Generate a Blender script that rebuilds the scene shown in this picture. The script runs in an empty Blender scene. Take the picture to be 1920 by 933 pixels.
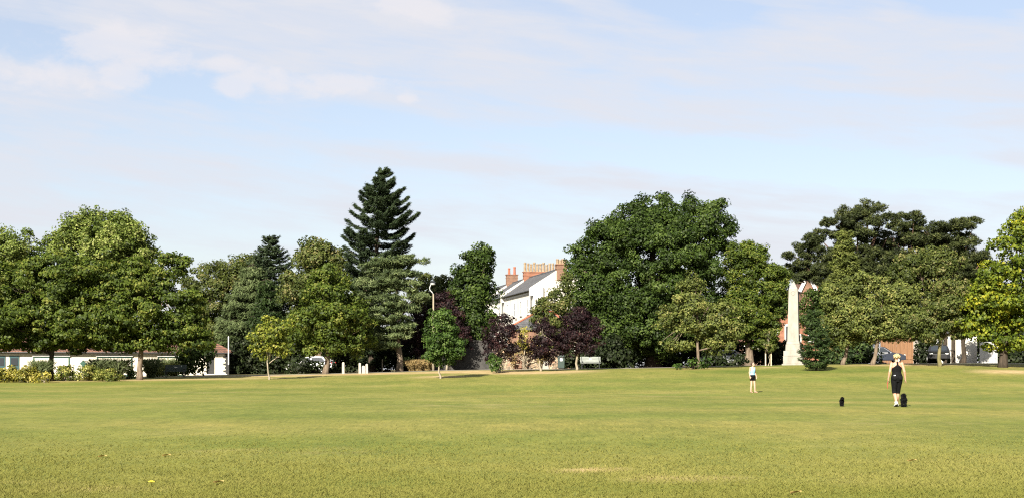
import bpy, bmesh, math, random
import numpy as np
from mathutils import Vector, Matrix
SC = bpy.context.scene
COL = SC.collection
F, CX, HY, EYE = 2637.0, 960.0, 692.0, 1.6          # focal length (px), centre column, horizon row, eye height
PI = math.pi

# ------------------------------------------------------------------ terrain
_E = np.array([(-900, 720), (0, 709), (100, 708), (200, 706.5), (300, 704.5), (400, 702.5), (500, 701), (600, 699), (700, 697),
               (760, 695.5), (820, 693.5), (900, 692), (1000, 691), (1100, 690), (1240, 688), (1340, 686), (1480, 683),
               (1600, 681), (1750, 680), (1920, 680), (2800, 680)], float)
def ss(a, b, x):
    t = np.clip((x - a) / (b - a), 0, 1)
    return t * t * (3 - 2 * t)
def terrain(X, Y):
    X = np.asarray(X, float); Y = np.asarray(Y, float)
    px = CX + F * X / np.maximum(Y, 40)
    ze = EYE - (np.interp(px, _E[:, 0], _E[:, 1]) - HY) / F * 114
    z = .38 * ss(8, 45, Y) + (ze - .38) * ss(68, 114, Y)
    z = z + .035 * np.sin(X * .31 + 1.3) * np.sin(Y * .23) * ss(14, 40, Y) * (1 - ss(95, 110, Y))
    return z
def tz(x, y): return float(terrain(x, y))
def gd(px, py, y0=18, y1=116):
    ys = np.linspace(y0, y1, 1600)
    rows = HY + (EYE - terrain((px - CX) / F * ys, ys)) * F / ys
    return float(ys[np.argmin(np.abs(rows - py))])
def W(px, py, Y): return Vector(((px - CX) / F * Y, Y, EYE + (HY - py) / F * Y))
def G(px, Y):
    x = (px - CX) / F * Y
    return Vector((x, Y, tz(x, Y)))

# ------------------------------------------------------------------ materials
def nd(nt, kind, **kw):
    n = nt.nodes.new(kind)
    for k, v in kw.items():
        if k in n.inputs: n.inputs[k].default_value = v
        else: setattr(n, k, v)
    return n
def new_mat(name):
    m = bpy.data.materials.new(name); m.use_nodes = True
    nt = m.node_tree
    for n in list(nt.nodes): nt.nodes.remove(n)
    out = nt.nodes.new('ShaderNodeOutputMaterial')
    return m, nt, out
def c4(c): return (c[0], c[1], c[2], 1)
def ramp(nt, stops, fac=None, interp='LINEAR'):
    r = nt.nodes.new('ShaderNodeValToRGB'); r.color_ramp.interpolation = interp
    el = r.color_ramp.elements
    while len(el) < len(stops): el.new(.5)
    for e, (p, c) in zip(el, stops): e.position = p; e.color = c4(c) if not isinstance(c, (int, float)) else (c, c, c, 1)
    if fac is not None: nt.links.new(fac, r.inputs[0])
    return r
def leaf_mat(name, dark, mid, lite, extra, trans=.33, gloss=.012):
    dark, mid, lite, extra = [tuple(x * q for x in c) for c, q in ((dark, .62), (mid, .79), (lite, .94), (extra, .98))]
    m, nt, out = new_mat(name)
    a = nd(nt, 'ShaderNodeAttribute', attribute_name='v')
    r = ramp(nt, [(0, dark), (.45, mid), (.85, lite), (1, extra)], a.outputs['Fac'])
    d = nd(nt, 'ShaderNodeBsdfDiffuse', Roughness=.6); nt.links.new(r.outputs[0], d.inputs[0])
    t = nd(nt, 'ShaderNodeBsdfTranslucent'); nt.links.new(r.outputs[0], t.inputs[0])
    mx = nd(nt, 'ShaderNodeMixShader', Fac=trans); nt.links.new(d.outputs[0], mx.inputs[1]); nt.links.new(t.outputs[0], mx.inputs[2])
    g = nd(nt, 'ShaderNodeBsdfGlossy', Roughness=.6); g.inputs[0].default_value = (1, 1, .95, 1)
    m2 = nd(nt, 'ShaderNodeMixShader', Fac=gloss); nt.links.new(mx.outputs[0], m2.inputs[1]); nt.links.new(g.outputs[0], m2.inputs[2])
    nt.links.new(m2.outputs[0], out.inputs[0])
    return m
def rough_mat(name, c1, c2, scale=6, rough=.8, bump=.0, stretch=(1, 1, 1), metal=0, detail=5):
    c1, c2 = [tuple(x * .75 for x in c) for c in (c1, c2)]
    m, nt, out = new_mat(name)
    tc = nd(nt, 'ShaderNodeTexCoord'); mp = nd(nt, 'ShaderNodeMapping'); mp.inputs['Scale'].default_value = stretch
    nt.links.new(tc.outputs['Object'], mp.inputs[0])
    n = nd(nt, 'ShaderNodeTexNoise', Scale=scale, Detail=detail, Roughness=.6); nt.links.new(mp.outputs[0], n.inputs['Vector'])
    r = ramp(nt, [(.3, c1), (.7, c2)], n.outputs[0])
    b = nd(nt, 'ShaderNodeBsdfPrincipled', Roughness=rough, Metallic=metal); b.inputs['Specular IOR Level'].default_value = .12 if rough >= .75 else .5; nt.links.new(r.outputs[0], b.inputs['Base Color'])
    if bump:
        bp = nd(nt, 'ShaderNodeBump', Strength=bump, Distance=.03); nt.links.new(n.outputs[0], bp.inputs['Height']); nt.links.new(bp.outputs[0], b.inputs['Normal'])
    nt.links.new(b.outputs[0], out.inputs[0])
    return m
def brick_mat(name, c1, c2, mortar, scale=1.0, bw=.22, rh=.075, ms=.012, offset=.5):
    c1, c2, mortar = [tuple(x * .8 for x in c) for c in (c1, c2, mortar)]
    m, nt, out = new_mat(name)
    tc = nd(nt, 'ShaderNodeTexCoord'); sp = nd(nt, 'ShaderNodeSeparateXYZ'); nt.links.new(tc.outputs['Object'], sp.inputs[0])
    ad = nd(nt, 'ShaderNodeMath', operation='ADD'); nt.links.new(sp.outputs[0], ad.inputs[0]); nt.links.new(sp.outputs[1], ad.inputs[1])
    cb = nd(nt, 'ShaderNodeCombineXYZ'); nt.links.new(ad.outputs[0], cb.inputs[0]); nt.links.new(sp.outputs[2], cb.inputs[1])
    br = nd(nt, 'ShaderNodeTexBrick', Scale=scale); br.offset = offset
    br.inputs['Brick Width'].default_value = bw; br.inputs['Row Height'].default_value = rh; br.inputs['Mortar Size'].default_value = ms
    br.inputs['Color1'].default_value = c4(c1); br.inputs['Color2'].default_value = c4(c2); br.inputs['Mortar'].default_value = c4(mortar)
    nt.links.new(cb.outputs[0], br.inputs['Vector'])
    n = nd(nt, 'ShaderNodeTexNoise', Scale=1.3, Detail=6); nt.links.new(tc.outputs['Object'], n.inputs['Vector'])
    r = ramp(nt, [(.3, (.62, .6, .58)), (.7, (1.1, 1.08, 1.05))], n.outputs[0])
    mx = nd(nt, 'ShaderNodeMixRGB', blend_type='MULTIPLY', Fac=1); nt.links.new(br.outputs[0], mx.inputs[1]); nt.links.new(r.outputs[0], mx.inputs[2])
    b = nd(nt, 'ShaderNodeBsdfPrincipled', Roughness=.85); nt.links.new(mx.outputs[0], b.inputs['Base Color'])
    bp = nd(nt, 'ShaderNodeBump', Strength=.4, Distance=.02); nt.links.new(br.outputs['Fac'], bp.inputs['Height']); bp.invert = True
    nt.links.new(bp.outputs[0], b.inputs['Normal'])
    nt.links.new(b.outputs[0], out.inputs[0])
    return m
def stone_wall_mat(name):
    m, nt, out = new_mat(name)
    tc = nd(nt, 'ShaderNodeTexCoord')
    v = nd(nt, 'ShaderNodeTexVoronoi', Scale=5.5); nt.links.new(tc.outputs['Object'], v.inputs['Vector'])
    e = nd(nt, 'ShaderNodeTexVoronoi', Scale=5.5); e.feature = 'DISTANCE_TO_EDGE'; nt.links.new(tc.outputs['Object'], e.inputs['Vector'])
    sp = nd(nt, 'ShaderNodeSeparateColor'); nt.links.new(v.outputs['Color'], sp.inputs[0])
    r = ramp(nt, [(0, (.1, .075, .055)), (.4, (.26, .19, .12)), (.75, (.36, .28, .19)), (1, (.3, .15, .09))], sp.outputs[0])
    k = ramp(nt, [(.02, 0.0), (.07, 1.0)], e.outputs['Distance'])
    mx = nd(nt, 'ShaderNodeMixRGB', blend_type='MIX'); nt.links.new(k.outputs[0], mx.inputs[0]); mx.inputs[1].default_value = (.16, .14, .11, 1)
    nt.links.new(r.outputs[0], mx.inputs[2])
    b = nd(nt, 'ShaderNodeBsdfPrincipled', Roughness=.9); nt.links.new(mx.outputs[0], b.inputs['Base Color'])
    bp = nd(nt, 'ShaderNodeBump', Strength=.8, Distance=.05); nt.links.new(k.outputs[0], bp.inputs['Height']); nt.links.new(bp.outputs[0], b.inputs['Normal'])
    nt.links.new(b.outputs[0], out.inputs[0])
    return m
def glass_mat(name):
    m, nt, out = new_mat(name)
    b = nd(nt, 'ShaderNodeBsdfPrincipled', Roughness=.06); b.inputs['Base Color'].default_value = (.02, .025, .03, 1)
    b.inputs['Specular IOR Level'].default_value = .7
    n = nd(nt, 'ShaderNodeTexNoise', Scale=3.0); bp = nd(nt, 'ShaderNodeBump', Strength=.05); nt.links.new(n.outputs[0], bp.inputs['Height'])
    nt.links.new(bp.outputs[0], b.inputs['Normal']); nt.links.new(b.outputs[0], out.inputs[0])
    return m
M = {}
M['bark'] = rough_mat('bark', (.09, .065, .045), (.24, .19, .14), 7, .9, .6, (1, 1, .25))
M['bark_dark'] = rough_mat('bark_dark', (.03, .024, .018), (.085, .065, .048), 7, .9, .6, (1, 1, .25))
M['bark_pale'] = rough_mat('bark_pale', (.2, .17, .12), (.42, .36, .27), 6, .9, .5, (1, 1, .3))
M['bark_moss'] = rough_mat('bark_moss', (.1, .1, .04), (.24, .2, .11), 5, .9, .5, (1, 1, .4))
M['bark_pine'] = rough_mat('bark_pine', (.05, .03, .022), (.14, .085, .06), 6, .9, .6, (1, 1, .4))
M['stake'] = rough_mat('stake', (.5, .4, .27), (.7, .6, .45), 9, .8)
M['oak'] = leaf_mat('leaf_oak', (0.018, 0.037, 0.006), (0.033, 0.061, 0.009), (0.06, 0.098, 0.015), (0.09, 0.13, 0.028))
M['plane'] = leaf_mat('leaf_plane', (0.07, 0.11, 0.017), (0.13, 0.18, 0.028), (0.21, 0.26, 0.055), (0.31, 0.33, 0.11))
M['hornbeam'] = leaf_mat('leaf_hornbeam', (0.033, 0.058, 0.008), (0.066, 0.102, 0.012), (0.108, 0.146, 0.018), (0.17, 0.18, 0.035))
M['russet'] = leaf_mat('leaf_russet', (0.04, 0.06, 0.012), (0.077, 0.1, 0.02), (0.115, 0.138, 0.032), (0.18, 0.16, 0.06))
M['lime'] = leaf_mat('leaf_lime', (0.058, 0.078, 0.018), (0.11, 0.137, 0.03), (0.17, 0.195, 0.046), (0.25, 0.24, 0.075))
M['maple'] = leaf_mat('leaf_maple', (0.06, 0.1, 0.01), (0.12, 0.165, 0.013), (0.2, 0.235, 0.018), (0.33, 0.31, 0.022), .38)
M['young'] = leaf_mat('leaf_young', (.07, .1, .012), (.15, .19, .022), (.24, .26, .035), (.34, .32, .06), .38)
M['round'] = leaf_mat('leaf_round', (0.026, 0.056, 0.009), (0.045, 0.088, 0.014), (0.075, 0.13, 0.022), (0.12, 0.17, 0.045), .28)
M['purple'] = leaf_mat('leaf_purple', (0.01, 0.005, 0.007), (0.019, 0.009, 0.012), (0.033, 0.014, 0.018), (0.055, 0.022, 0.02), .25)
M['bluepine'] = leaf_mat('leaf_bluepine', (0.045, 0.07, 0.026), (0.09, 0.125, 0.045), (0.145, 0.185, 0.075), (0.2, 0.235, 0.1), .25)
M['pine'] = leaf_mat('leaf_pine', (0.017, 0.025, 0.008), (0.032, 0.043, 0.012), (0.056, 0.07, 0.02), (0.09, 0.1, 0.034), .15)
M['spruce'] = leaf_mat('leaf_spruce', (.014, .026, .011), (.026, .043, .018), (.045, .066, .027), (.065, .088, .035), .15)
M['fir'] = leaf_mat('leaf_fir', (0.014, 0.029, 0.008), (0.027, 0.05, 0.013), (0.048, 0.078, 0.02), (0.075, 0.105, 0.032), .15)
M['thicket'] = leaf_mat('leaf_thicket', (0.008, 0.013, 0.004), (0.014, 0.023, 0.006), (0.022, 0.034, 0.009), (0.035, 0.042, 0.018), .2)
M['variegated'] = leaf_mat('leaf_variegated', (.1, .11, .015), (.24, .23, .035), (.42, .36, .06), (.55, .48, .16), .3)
M['laurel'] = leaf_mat('leaf_laurel', (0.06, 0.09, 0.016), (0.14, 0.17, 0.03), (0.28, 0.28, 0.06), (0.46, 0.42, 0.15), .3)
M['miscanthus'] = leaf_mat('leaf_miscanthus', (0.07, 0.1, 0.035), (0.12, 0.155, 0.06), (0.19, 0.22, 0.1), (0.3, 0.3, 0.16), .3)
M['straw'] = leaf_mat('leaf_straw', (.16, .1, .04), (.3, .21, .09), (.42, .32, .14), (.3, .3, .08), .25)
M['grass'] = leaf_mat('leaf_grass', (.222, .228, .05), (.238, .232, .062), (.26, .236, .078), (.34, .28, .115), .35, 0.0)
M['cream'] = rough_mat('cream_render', (.74, .68, .54), (.84, .79, .66), 2.5, .85, .1)
M['white'] = rough_mat('white_render', (.6, .57, .5), (.78, .75, .68), 1.2, .85, .1, (1, 1, .4), 0, 8)
M['white_paint'] = rough_mat('white_paint', (.72, .72, .7), (.82, .82, .8), 8, .5)
M['green_paint'] = rough_mat('green_paint', (.018, .07, .05), (.03, .1, .07), 9, .5)
M['black_paint'] = rough_mat('black_paint', (.012, .012, .012), (.03, .03, .03), 9, .5)
M['teal_paint'] = rough_mat('teal_paint', (.012, .05, .055), (.02, .075, .08), 9, .5)
M['tile'] = brick_mat('clay_tile', (.17, .075, .048), (.27, .13, .085), (.07, .04, .03), 1, .26, .17, .03)
M['slate'] = brick_mat('slate', (.075, .078, .085), (.11, .112, .12), (.04, .042, .046), 1, .3, .2, .015)
M['brick'] = brick_mat('red_brick', (.29, .085, .04), (.38, .125, .06), (.24, .17, .12))
M['brick_dull'] = brick_mat('dull_brick', (.2, .085, .05), (.3, .135, .075), (.2, .16, .12))
M['stone'] = rough_mat('portland_stone', (.25, .235, .2), (.38, .36, .315), 2.2, .85, .15, (1, 1, .5), 0, 8)
M['rubble'] = stone_wall_mat('rubble_wall')
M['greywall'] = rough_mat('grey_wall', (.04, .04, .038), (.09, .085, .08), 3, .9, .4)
M['pot'] = rough_mat('chimney_pot', (.2, .14, .09), (.38, .29, .19), 4, .8)
M['redpot'] = rough_mat('red_pot', (.34, .1, .06), (.45, .16, .1), 4, .8)
M['lead'] = rough_mat('lead_pipe', (.05, .055, .06), (.09, .09, .1), 6, .5)
M['glass'] = glass_mat('window_glass')
M['fence_wood'] = rough_mat('fence_wood', (.16, .085, .045), (.3, .17, .095), 5, .85, .3, (6, 6, .3))
M['post_wood'] = rough_mat('post_wood', (.34, .31, .25), (.55, .52, .45), 5, .85, .2, (3, 3, .5))
M['bench_wood'] = rough_mat('bench_wood', (.2, .22, .2), (.32, .34, .31), 6, .75, .2, (.4, 4, 4))
M['bench_dark'] = rough_mat('bench_dark', (.02, .04, .035), (.04, .065, .06), 6, .6, .2, (.4, 4, 4))
M['iron'] = rough_mat('cast_iron', (.02, .024, .024), (.045, .05, .05), 8, .5)
M['steel'] = rough_mat('galvanised_steel', (.5, .5, .49), (.68, .67, .65), 4, .45, 0, (1, 1, 1), .4)
M['lampwhite'] = rough_mat('lamp_cover', (.4, .41, .41), (.5, .51, .51), 4, .3)
M['bin_green'] = rough_mat('bin_paint', (.02, .04, .035), (.035, .06, .05), 5, .5)
M['sticker'] = rough_mat('sticker', (.7, .72, .74), (.8, .8, .8), 5, .5)
M['sign_white'] = rough_mat('sign_white', (.75, .75, .76), (.82, .82, .83), 5, .5)
M['sign_purple'] = rough_mat('sign_purple', (.3, .12, .28), (.42, .2, .36), 5, .5)
M['sign_blue'] = rough_mat('sign_blue', (.1, .25, .35), (.16, .32, .42), 5, .5)
M['rubber'] = rough_mat('rubber', (.012, .012, .012), (.025, .025, .025), 9, .8)
M['car_blue'] = rough_mat('car_blue', (.012, .018, .035), (.018, .026, .045), 2, .35)
M['car_black'] = rough_mat('car_black', (.012, .012, .014), (.02, .02, .022), 2, .22)
M['car_silver'] = rough_mat('car_silver', (.45, .46, .5), (.52, .53, .56), 2, .25, 0, (1, 1, 1), .5)
M['car_white'] = rough_mat('car_white', (.75, .76, .78), (.82, .82, .83), 2, .25)
M['lens'] = rough_mat('lamp_lens', (.6, .6, .58), (.8, .8, .78), 9, .2)
M['redlens'] = rough_mat('tail_lens', (.3, .01, .01), (.4, .02, .02), 9, .2)
M['skin'] = rough_mat('skin', (.44, .235, .15), (.54, .31, .2), 9, .6)
M['skin_pale'] = rough_mat('skin_pale', (.46, .28, .19), (.56, .36, .26), 9, .6)
M['blonde'] = rough_mat('blonde_hair', (.34, .24, .1), (.6, .46, .24), 40, .55, .4, (1, 1, .3))
M['brown_hair'] = rough_mat('brown_hair', (.035, .018, .012), (.075, .04, .025), 40, .5, .4, (1, 1, .3))
M['black_cloth'] = rough_mat('black_cloth', (.003, .003, .0035), (.008, .008, .009), 25, .85, .2)
M['sky_cloth'] = rough_mat('pale_blue_cloth', (.24, .48, .62), (.34, .58, .72), 14, .85, .2)
M['white_cloth'] = rough_mat('white_cloth', (.72, .72, .72), (.8, .8, .8), 14, .8)
M['lip'] = rough_mat('lip', (.4, .14, .12), (.48, .18, .15), 9, .5)
M['fur'] = leaf_mat('black_fur', (.004, .004, .005), (.008, .008, .009), (.014, .014, .015), (.024, .024, .026), .0, .004)
M['collar'] = rough_mat('collar', (.3, .03, .03), (.4, .05, .04), 9, .6)
M['yellow'] = rough_mat('yellow_petal', (.75, .55, .02), (.85, .68, .05), 9, .6)
M['litter'] = rough_mat('dry_leaf', (.3, .2, .06), (.5, .36, .12), 9, .7)
M['path'] = rough_mat('path_asphalt', (.3, .27, .22), (.42, .38, .32), 3, .9, .1)

# ------------------------------------------------------------------ objects
def tag(o, label=None, cat=None, group=None, kind=None):
    if label: o['label'] = label
    if cat: o['category'] = cat
    if group: o['group'] = group
    if kind: o['kind'] = kind
    return o
def thing(name, label, cat, loc=(0, 0, 0), rz=0, group=None):
    o = bpy.data.objects.new(name, None); COL.objects.link(o)
    o.empty_display_size = .3; o.location = loc; o.rotation_euler = (0, 0, rz)
    return tag(o, label, cat, group)
def link(name, me, mat=None, parent=None):
    o = bpy.data.objects.new(name, me); COL.objects.link(o)
    if mat is not None:
        me.materials.append(M[mat] if isinstance(mat, str) else mat)
    if parent is not None: o.parent = parent
    return o
def dup(root, loc, rz=0, label=None, group=None, sc=None):
    r = root.copy(); COL.objects.link(r); r.location = loc; r.rotation_euler = (0, 0, rz)
    if sc: r.scale = (sc, sc, sc)
    if label: r['label'] = label
    if group: r['group'] = group
    for ch in list(root.children):
        c = ch.copy(); COL.objects.link(c); c.parent = r
        for g in list(ch.children):
            d = g.copy(); COL.objects.link(d); d.parent = c
    return r
class MB:
    def __init__(s): s.v = []; s.f = []
    def add(s, vs, fs):
        n = len(s.v); s.v += [tuple(v) for v in vs]; s.f += [tuple(i + n for i in f) for f in fs]; return s
    def box(s, x0, y0, z0, x1, y1, z1):
        return s.add([(x0, y0, z0), (x1, y0, z0), (x1, y1, z0), (x0, y1, z0), (x0, y0, z1), (x1, y0, z1), (x1, y1, z1), (x0, y1, z1)],
                     [(3, 2, 1, 0), (4, 5, 6, 7), (0, 1, 5, 4), (1, 2, 6, 5), (2, 3, 7, 6), (3, 0, 4, 7)])
    def frustum(s, cx, cy, z0, a0, b0, z1, a1, b1):
        return s.add([(cx - a0, cy - b0, z0), (cx + a0, cy - b0, z0), (cx + a0, cy + b0, z0), (cx - a0, cy + b0, z0),
                      (cx - a1, cy - b1, z1), (cx + a1, cy - b1, z1), (cx + a1, cy + b1, z1), (cx - a1, cy + b1, z1)],
                     [(3, 2, 1, 0), (4, 5, 6, 7), (0, 1, 5, 4), (1, 2, 6, 5), (2, 3, 7, 6), (3, 0, 4, 7)])
    def tube(s, pts, rad, n=8, cap=True, flat=None):
        pts = [Vector(p) for p in pts]; rad = list(rad) if hasattr(rad, '__len__') else [rad] * len(pts)
        rings = []
        up = Vector((0.13, 1, .21)).normalized()
        for i, p in enumerate(pts):
            d = (pts[min(i + 1, len(pts) - 1)] - pts[max(i - 1, 0)])
            d = d.normalized() if d.length > 1e-9 else Vector((0, 0, 1))
            if flat is not None: a = Vector(flat)
            else: a = up
            a = (a - d * a.dot(d)); a = a.normalized() if a.length > 1e-4 else d.orthogonal().normalized()
            b = d.cross(a); r = rad[i]; ra, rb = r if hasattr(r, '__len__') else (r, r)
            rings.append([p + a * (ra * math.cos(2 * PI * k / n)) + b * (rb * math.sin(2 * PI * k / n)) for k in range(n)])
        vs = [v for r in rings for v in r]; fs = []
        for i in range(len(pts) - 1):
            for k in range(n): fs.append((i * n + k, i * n + (k + 1) % n, (i + 1) * n + (k + 1) % n, (i + 1) * n + k))
        if cap: fs.append(tuple(range(n - 1, -1, -1))); fs.append(tuple(range((len(pts) - 1) * n, len(pts) * n)))
        return s.add(vs, fs)
    def lathe(s, cx, cy, prof, n=12):
        return s.tube([(cx, cy, z) for r, z in prof], [r for r, z in prof], n, True, (1, 0, 0))
    def ball(s, c, rx, ry=None, rz=None, n=12, m=8):
        ry = ry or rx; rz = rz or rx; vs = []; fs = []
        for i in range(1, m):
            t = PI * i / m
            for k in range(n): vs.append((c[0] + rx * math.sin(t) * math.cos(2 * PI * k / n), c[1] + ry * math.sin(t) * math.sin(2 * PI * k / n), c[2] + rz * math.cos(t)))
        vs += [(c[0], c[1], c[2] + rz), (c[0], c[1], c[2] - rz)]
        T, B = len(vs) - 2, len(vs) - 1
        for i in range(m - 2):
            for k in range(n): fs.append((i * n + k, (i + 1) * n + k, (i + 1) * n + (k + 1) % n, i * n + (k + 1) % n))
        for k in range(n): fs.append((T, k, (k + 1) % n)); fs.append((B, (m - 2) * n + (k + 1) % n, (m - 2) * n + k))
        return s.add(vs, fs)
    def prism(s, prof, y0, y1, axis='y'):
        n = len(prof)
        def P(a, b, y): return (a, y, b) if axis == 'y' else (y, a, b)
        return s.add([P(a, b, y0) for a, b in prof] + [P(a, b, y1) for a, b in prof],
                     [tuple(range(n)), tuple(range(2 * n - 1, n - 1, -1))] + [(i, i + n, (i + 1) % n + n, (i + 1) % n) for i in range(n)])
    def mesh(s, name, smooth=False):
        me = bpy.data.meshes.new(name); me.from_pydata(s.v, [], s.f); me.update()
        bm = bmesh.new(); bm.from_mesh(me); bmesh.ops.recalc_face_normals(bm, faces=bm.faces); bm.to_mesh(me); bm.free()
        if smooth: me.polygons.foreach_set('use_smooth', [True] * len(me.polygons))
        return me
    def obj(s, name, mat, parent=None, smooth=False, bevel=0):
        o = link(name, s.mesh(name, smooth), mat, parent)
        if bevel:
            b = o.modifiers.new('bevel', 'BEVEL'); b.width = bevel; b.segments = 2; b.limit_method = 'ANGLE'
        return o

# ------------------------------------------------------------------ foliage
def nrm(a): return a / np.maximum(np.linalg.norm(a, axis=1, keepdims=True), 1e-9)
def sph(rng, n): return nrm(rng.normal(size=(n, 3)))
def leaf_mesh(name, pos, nor, tan, L, Wd, v, bend=.18):
    """pos,nor,tan (n,3); L,Wd (n,) -> diamond leaves, a little folded along the rib"""
    n = len(pos); tan = nrm(tan - nor * np.sum(tan * nor, 1, keepdims=True)); bit = np.cross(nor, tan)
    L = L[:, None]; Wd = Wd[:, None]
    P = np.empty((n, 4, 3), np.float32)
    P[:, 0] = pos - tan * L * .5; P[:, 2] = pos + tan * L * .5 - nor * L * bend
    P[:, 1] = pos + bit * Wd * .5 - tan * L * .08 + nor * Wd * .22; P[:, 3] = pos - bit * Wd * .5 - tan * L * .08 + nor * Wd * .22
    me = bpy.data.meshes.new(name)
    me.vertices.add(n * 4); me.vertices.foreach_set('co', P.reshape(-1))
    me.loops.add(n * 4); me.loops.foreach_set('vertex_index', np.arange(n * 4, dtype=np.int32))
    me.polygons.add(n); me.polygons.foreach_set('loop_start', np.arange(0, n * 4, 4, dtype=np.int32))
    me.update(calc_edges=True)
    at = me.attributes.new('v', 'FLOAT', 'FACE'); at.data.foreach_set('value', np.clip(v, 0, 1).astype(np.float32))
    return me
SP = {  # mat, leaf length, width, clump radius, clump flatten, coverage, leaf density, limb material
 'oak': ('oak', .26, .19, .62, .8, 1.45, .80, 'bark_dark'),
 'plane': ('plane', .28, .21, .7, .8, 1.35, .75, 'bark'),
 'hornbeam': ('hornbeam', .25, .17, .6, .45, 2.0, .8, 'bark'),
 'russet': ('russet', .26, .18, .6, .75, 1.35, .75, 'bark'),
 'lime': ('lime', .22, .155, .5, .65, 1.75, .8, 'bark'),
 'maple': ('maple', .27, .22, .62, .55, 1.25, .72, 'bark_dark'),
 'young': ('young', .24, .17, .38, .6, 1.1, .6, 'bark_pale'),
 'round': ('round', .17, .12, .32, .8, 1.7, .85, 'bark_pale'),
 'purple': ('purple', .17, .11, .34, .8, 1.25, .7, 'bark_pale'),
 'pine': ('pine', .30, .07, .38, .6, 1.35, 1.15, 'bark_pine'),
 'bluepine': ('bluepine', .36, .075, .5, .32, 1.9, 1.0, 'bark'),
 'thicket': ('thicket', .34, .24, .7, .8, 1.2, .75, 'bark_dark'),
}
def clumps(rng, ells, rc, cov, back=.4, spike=.12):
    C = []; N = []; R = []
    for i, (c, r) in enumerate(ells):
        area = 4 * PI * (((r[0] * r[2]) ** 1.6 + (r[0] * r[1]) ** 1.6 + (r[1] * r[2]) ** 1.6) / 3) ** (1 / 1.6)
        n = max(6, int(area * cov / (PI * rc * rc)))
        d = sph(rng, n); k = rng.uniform(.7, 1.0, n); sp = rng.random(n) < spike
        ph = rng.uniform(0, 6.28, 6)
        lump = .5 * np.sin(d[:, 0] * 5 + ph[0]) * np.sin(d[:, 2] * 5 + ph[1]) + .5 * np.sin(d[:, 1] * 6 + ph[2]) * np.sin(d[:, 0] * 3.3 + d[:, 2] * 7 + ph[3])
        k = k * (1 + .13 * lump); k[sp] = rng.uniform(.97, 1.14, sp.sum())
        p = c + d * k[:, None] * (r - rc * .38).clip(.15)
        rr = rc * rng.uniform(.55, 1.25, n); rr[sp] *= rng.uniform(.35, .7, sp.sum())
        keep = (d[:, 1] < .3) | (rng.random(n) < back)
        for j, (c2, r2) in enumerate(ells):
            if j != i: keep &= np.linalg.norm((p - c2) / r2, axis=1) > .72
        C.append(p[keep]); N.append(d[keep]); R.append(rr[keep])
        m = int(n * .16)
        d = sph(rng, m); p = c + d * rng.uniform(.3, .6, m)[:, None] * r
        C.append(p); N.append(d); R.append(np.full(m, rc * 1.2))
    return np.concatenate(C), np.concatenate(N), np.concatenate(R)
def clump_leaves(rng, C, N, R, L, Wd, flat, dens, needle=False):
    if not needle: L, Wd = L * .84, Wd * .84
    la = L * Wd * .55
    k = np.maximum(5, (R * R * 12.6 * dens * (.6 + .4 * flat) / la * .55)).astype(int)
    idx = np.repeat(np.arange(len(C)), k); n = len(idx)
    d = sph(rng, n); rad = .4 + .6 * np.sqrt(rng.random(n))
    off = d * rad[:, None] * R[idx][:, None]
    if not needle:      # every clump is a spray stretched in a direction of its own
        ax = nrm(N * .7 + sph(rng, len(C)) * .8 - np.array((0, 0, .15))); st = rng.uniform(.0, 1.0, len(C))
        al = np.sum(off * ax[idx], 1, keepdims=True); off = off * .9 + ax[idx] * al * st[idx][:, None]
    off[:, 2] *= flat
    pos = C[idx] + off
    if needle:
        tan = nrm(d + .5 * sph(rng, n) + np.array((0, 0, .45))); nor = nrm(sph(rng, n) + np.array((0, -.3, .6)))
    else:
        nor = nrm(d * .7 + N[idx] * .35 + .6 * sph(rng, n) + np.array((0, 0, .28))); tan = nrm(sph(rng, n) + np.array((0, 0, -.35)))
    cv = rng.random(len(C)); v = .5 * cv[idx] + .5 * rng.random(n); v = .5 + (v - .5) * 1.45
    s = rng.uniform(.5, 1.3, n)
    return pos, nor, tan, L * s, Wd * s, v
def px_ells(ells, Y, depth=1.0):
    out = []
    for e in ells:
        cx, cy, rx, ry = e[:4]; dy = e[4] if len(e) > 4 else 0
        s = Y / F; c = W(cx, cy, Y); rxm, rzm = rx * s, ry * s
        out.append((np.array((c.x, Y + dy, c.z)), np.array((rxm, depth * (rxm + rzm) * .5 if rx > ry * .6 else rxm, rzm))))
    return out
def billow(rng, es, k=1.0):
    out = []
    for c, r in es:
        m = min(r[0], r[2])
        if m < 1.15 or k == 0: out.append((c, r)); continue
        out.append((c, r * .84))
        n = int(min(26, 5 + k * 2.6 * (r[0] * r[2]) / 2.2 ** 2 + 4))
        d = sph(rng, n); d[:, 1] -= .25; d = nrm(d)
        for q in d:
            s = m * rng.uniform(.26, .46) if m < 3.5 else rng.uniform(.9, 1.75)
            out.append((c + q * (r * .9 - s * .55), np.array((s * rng.uniform(1, 1.35), s * 1.1, s * rng.uniform(.75, 1.0)))))
    return out
def limb_path(a, b, rng, sag=.15):
    a = np.array(a); b = np.array(b); L = np.linalg.norm(b - a)
    mid = a * .5 + b * .5 + np.array((0, 0, L * sag)) + rng.normal(size=3) * L * .06
    return [Vector((1 - t) ** 2 * a + 2 * t * (1 - t) * mid + t * t * b) for t in (0, .25, .5, .75, 1)]
TREES = {}
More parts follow.
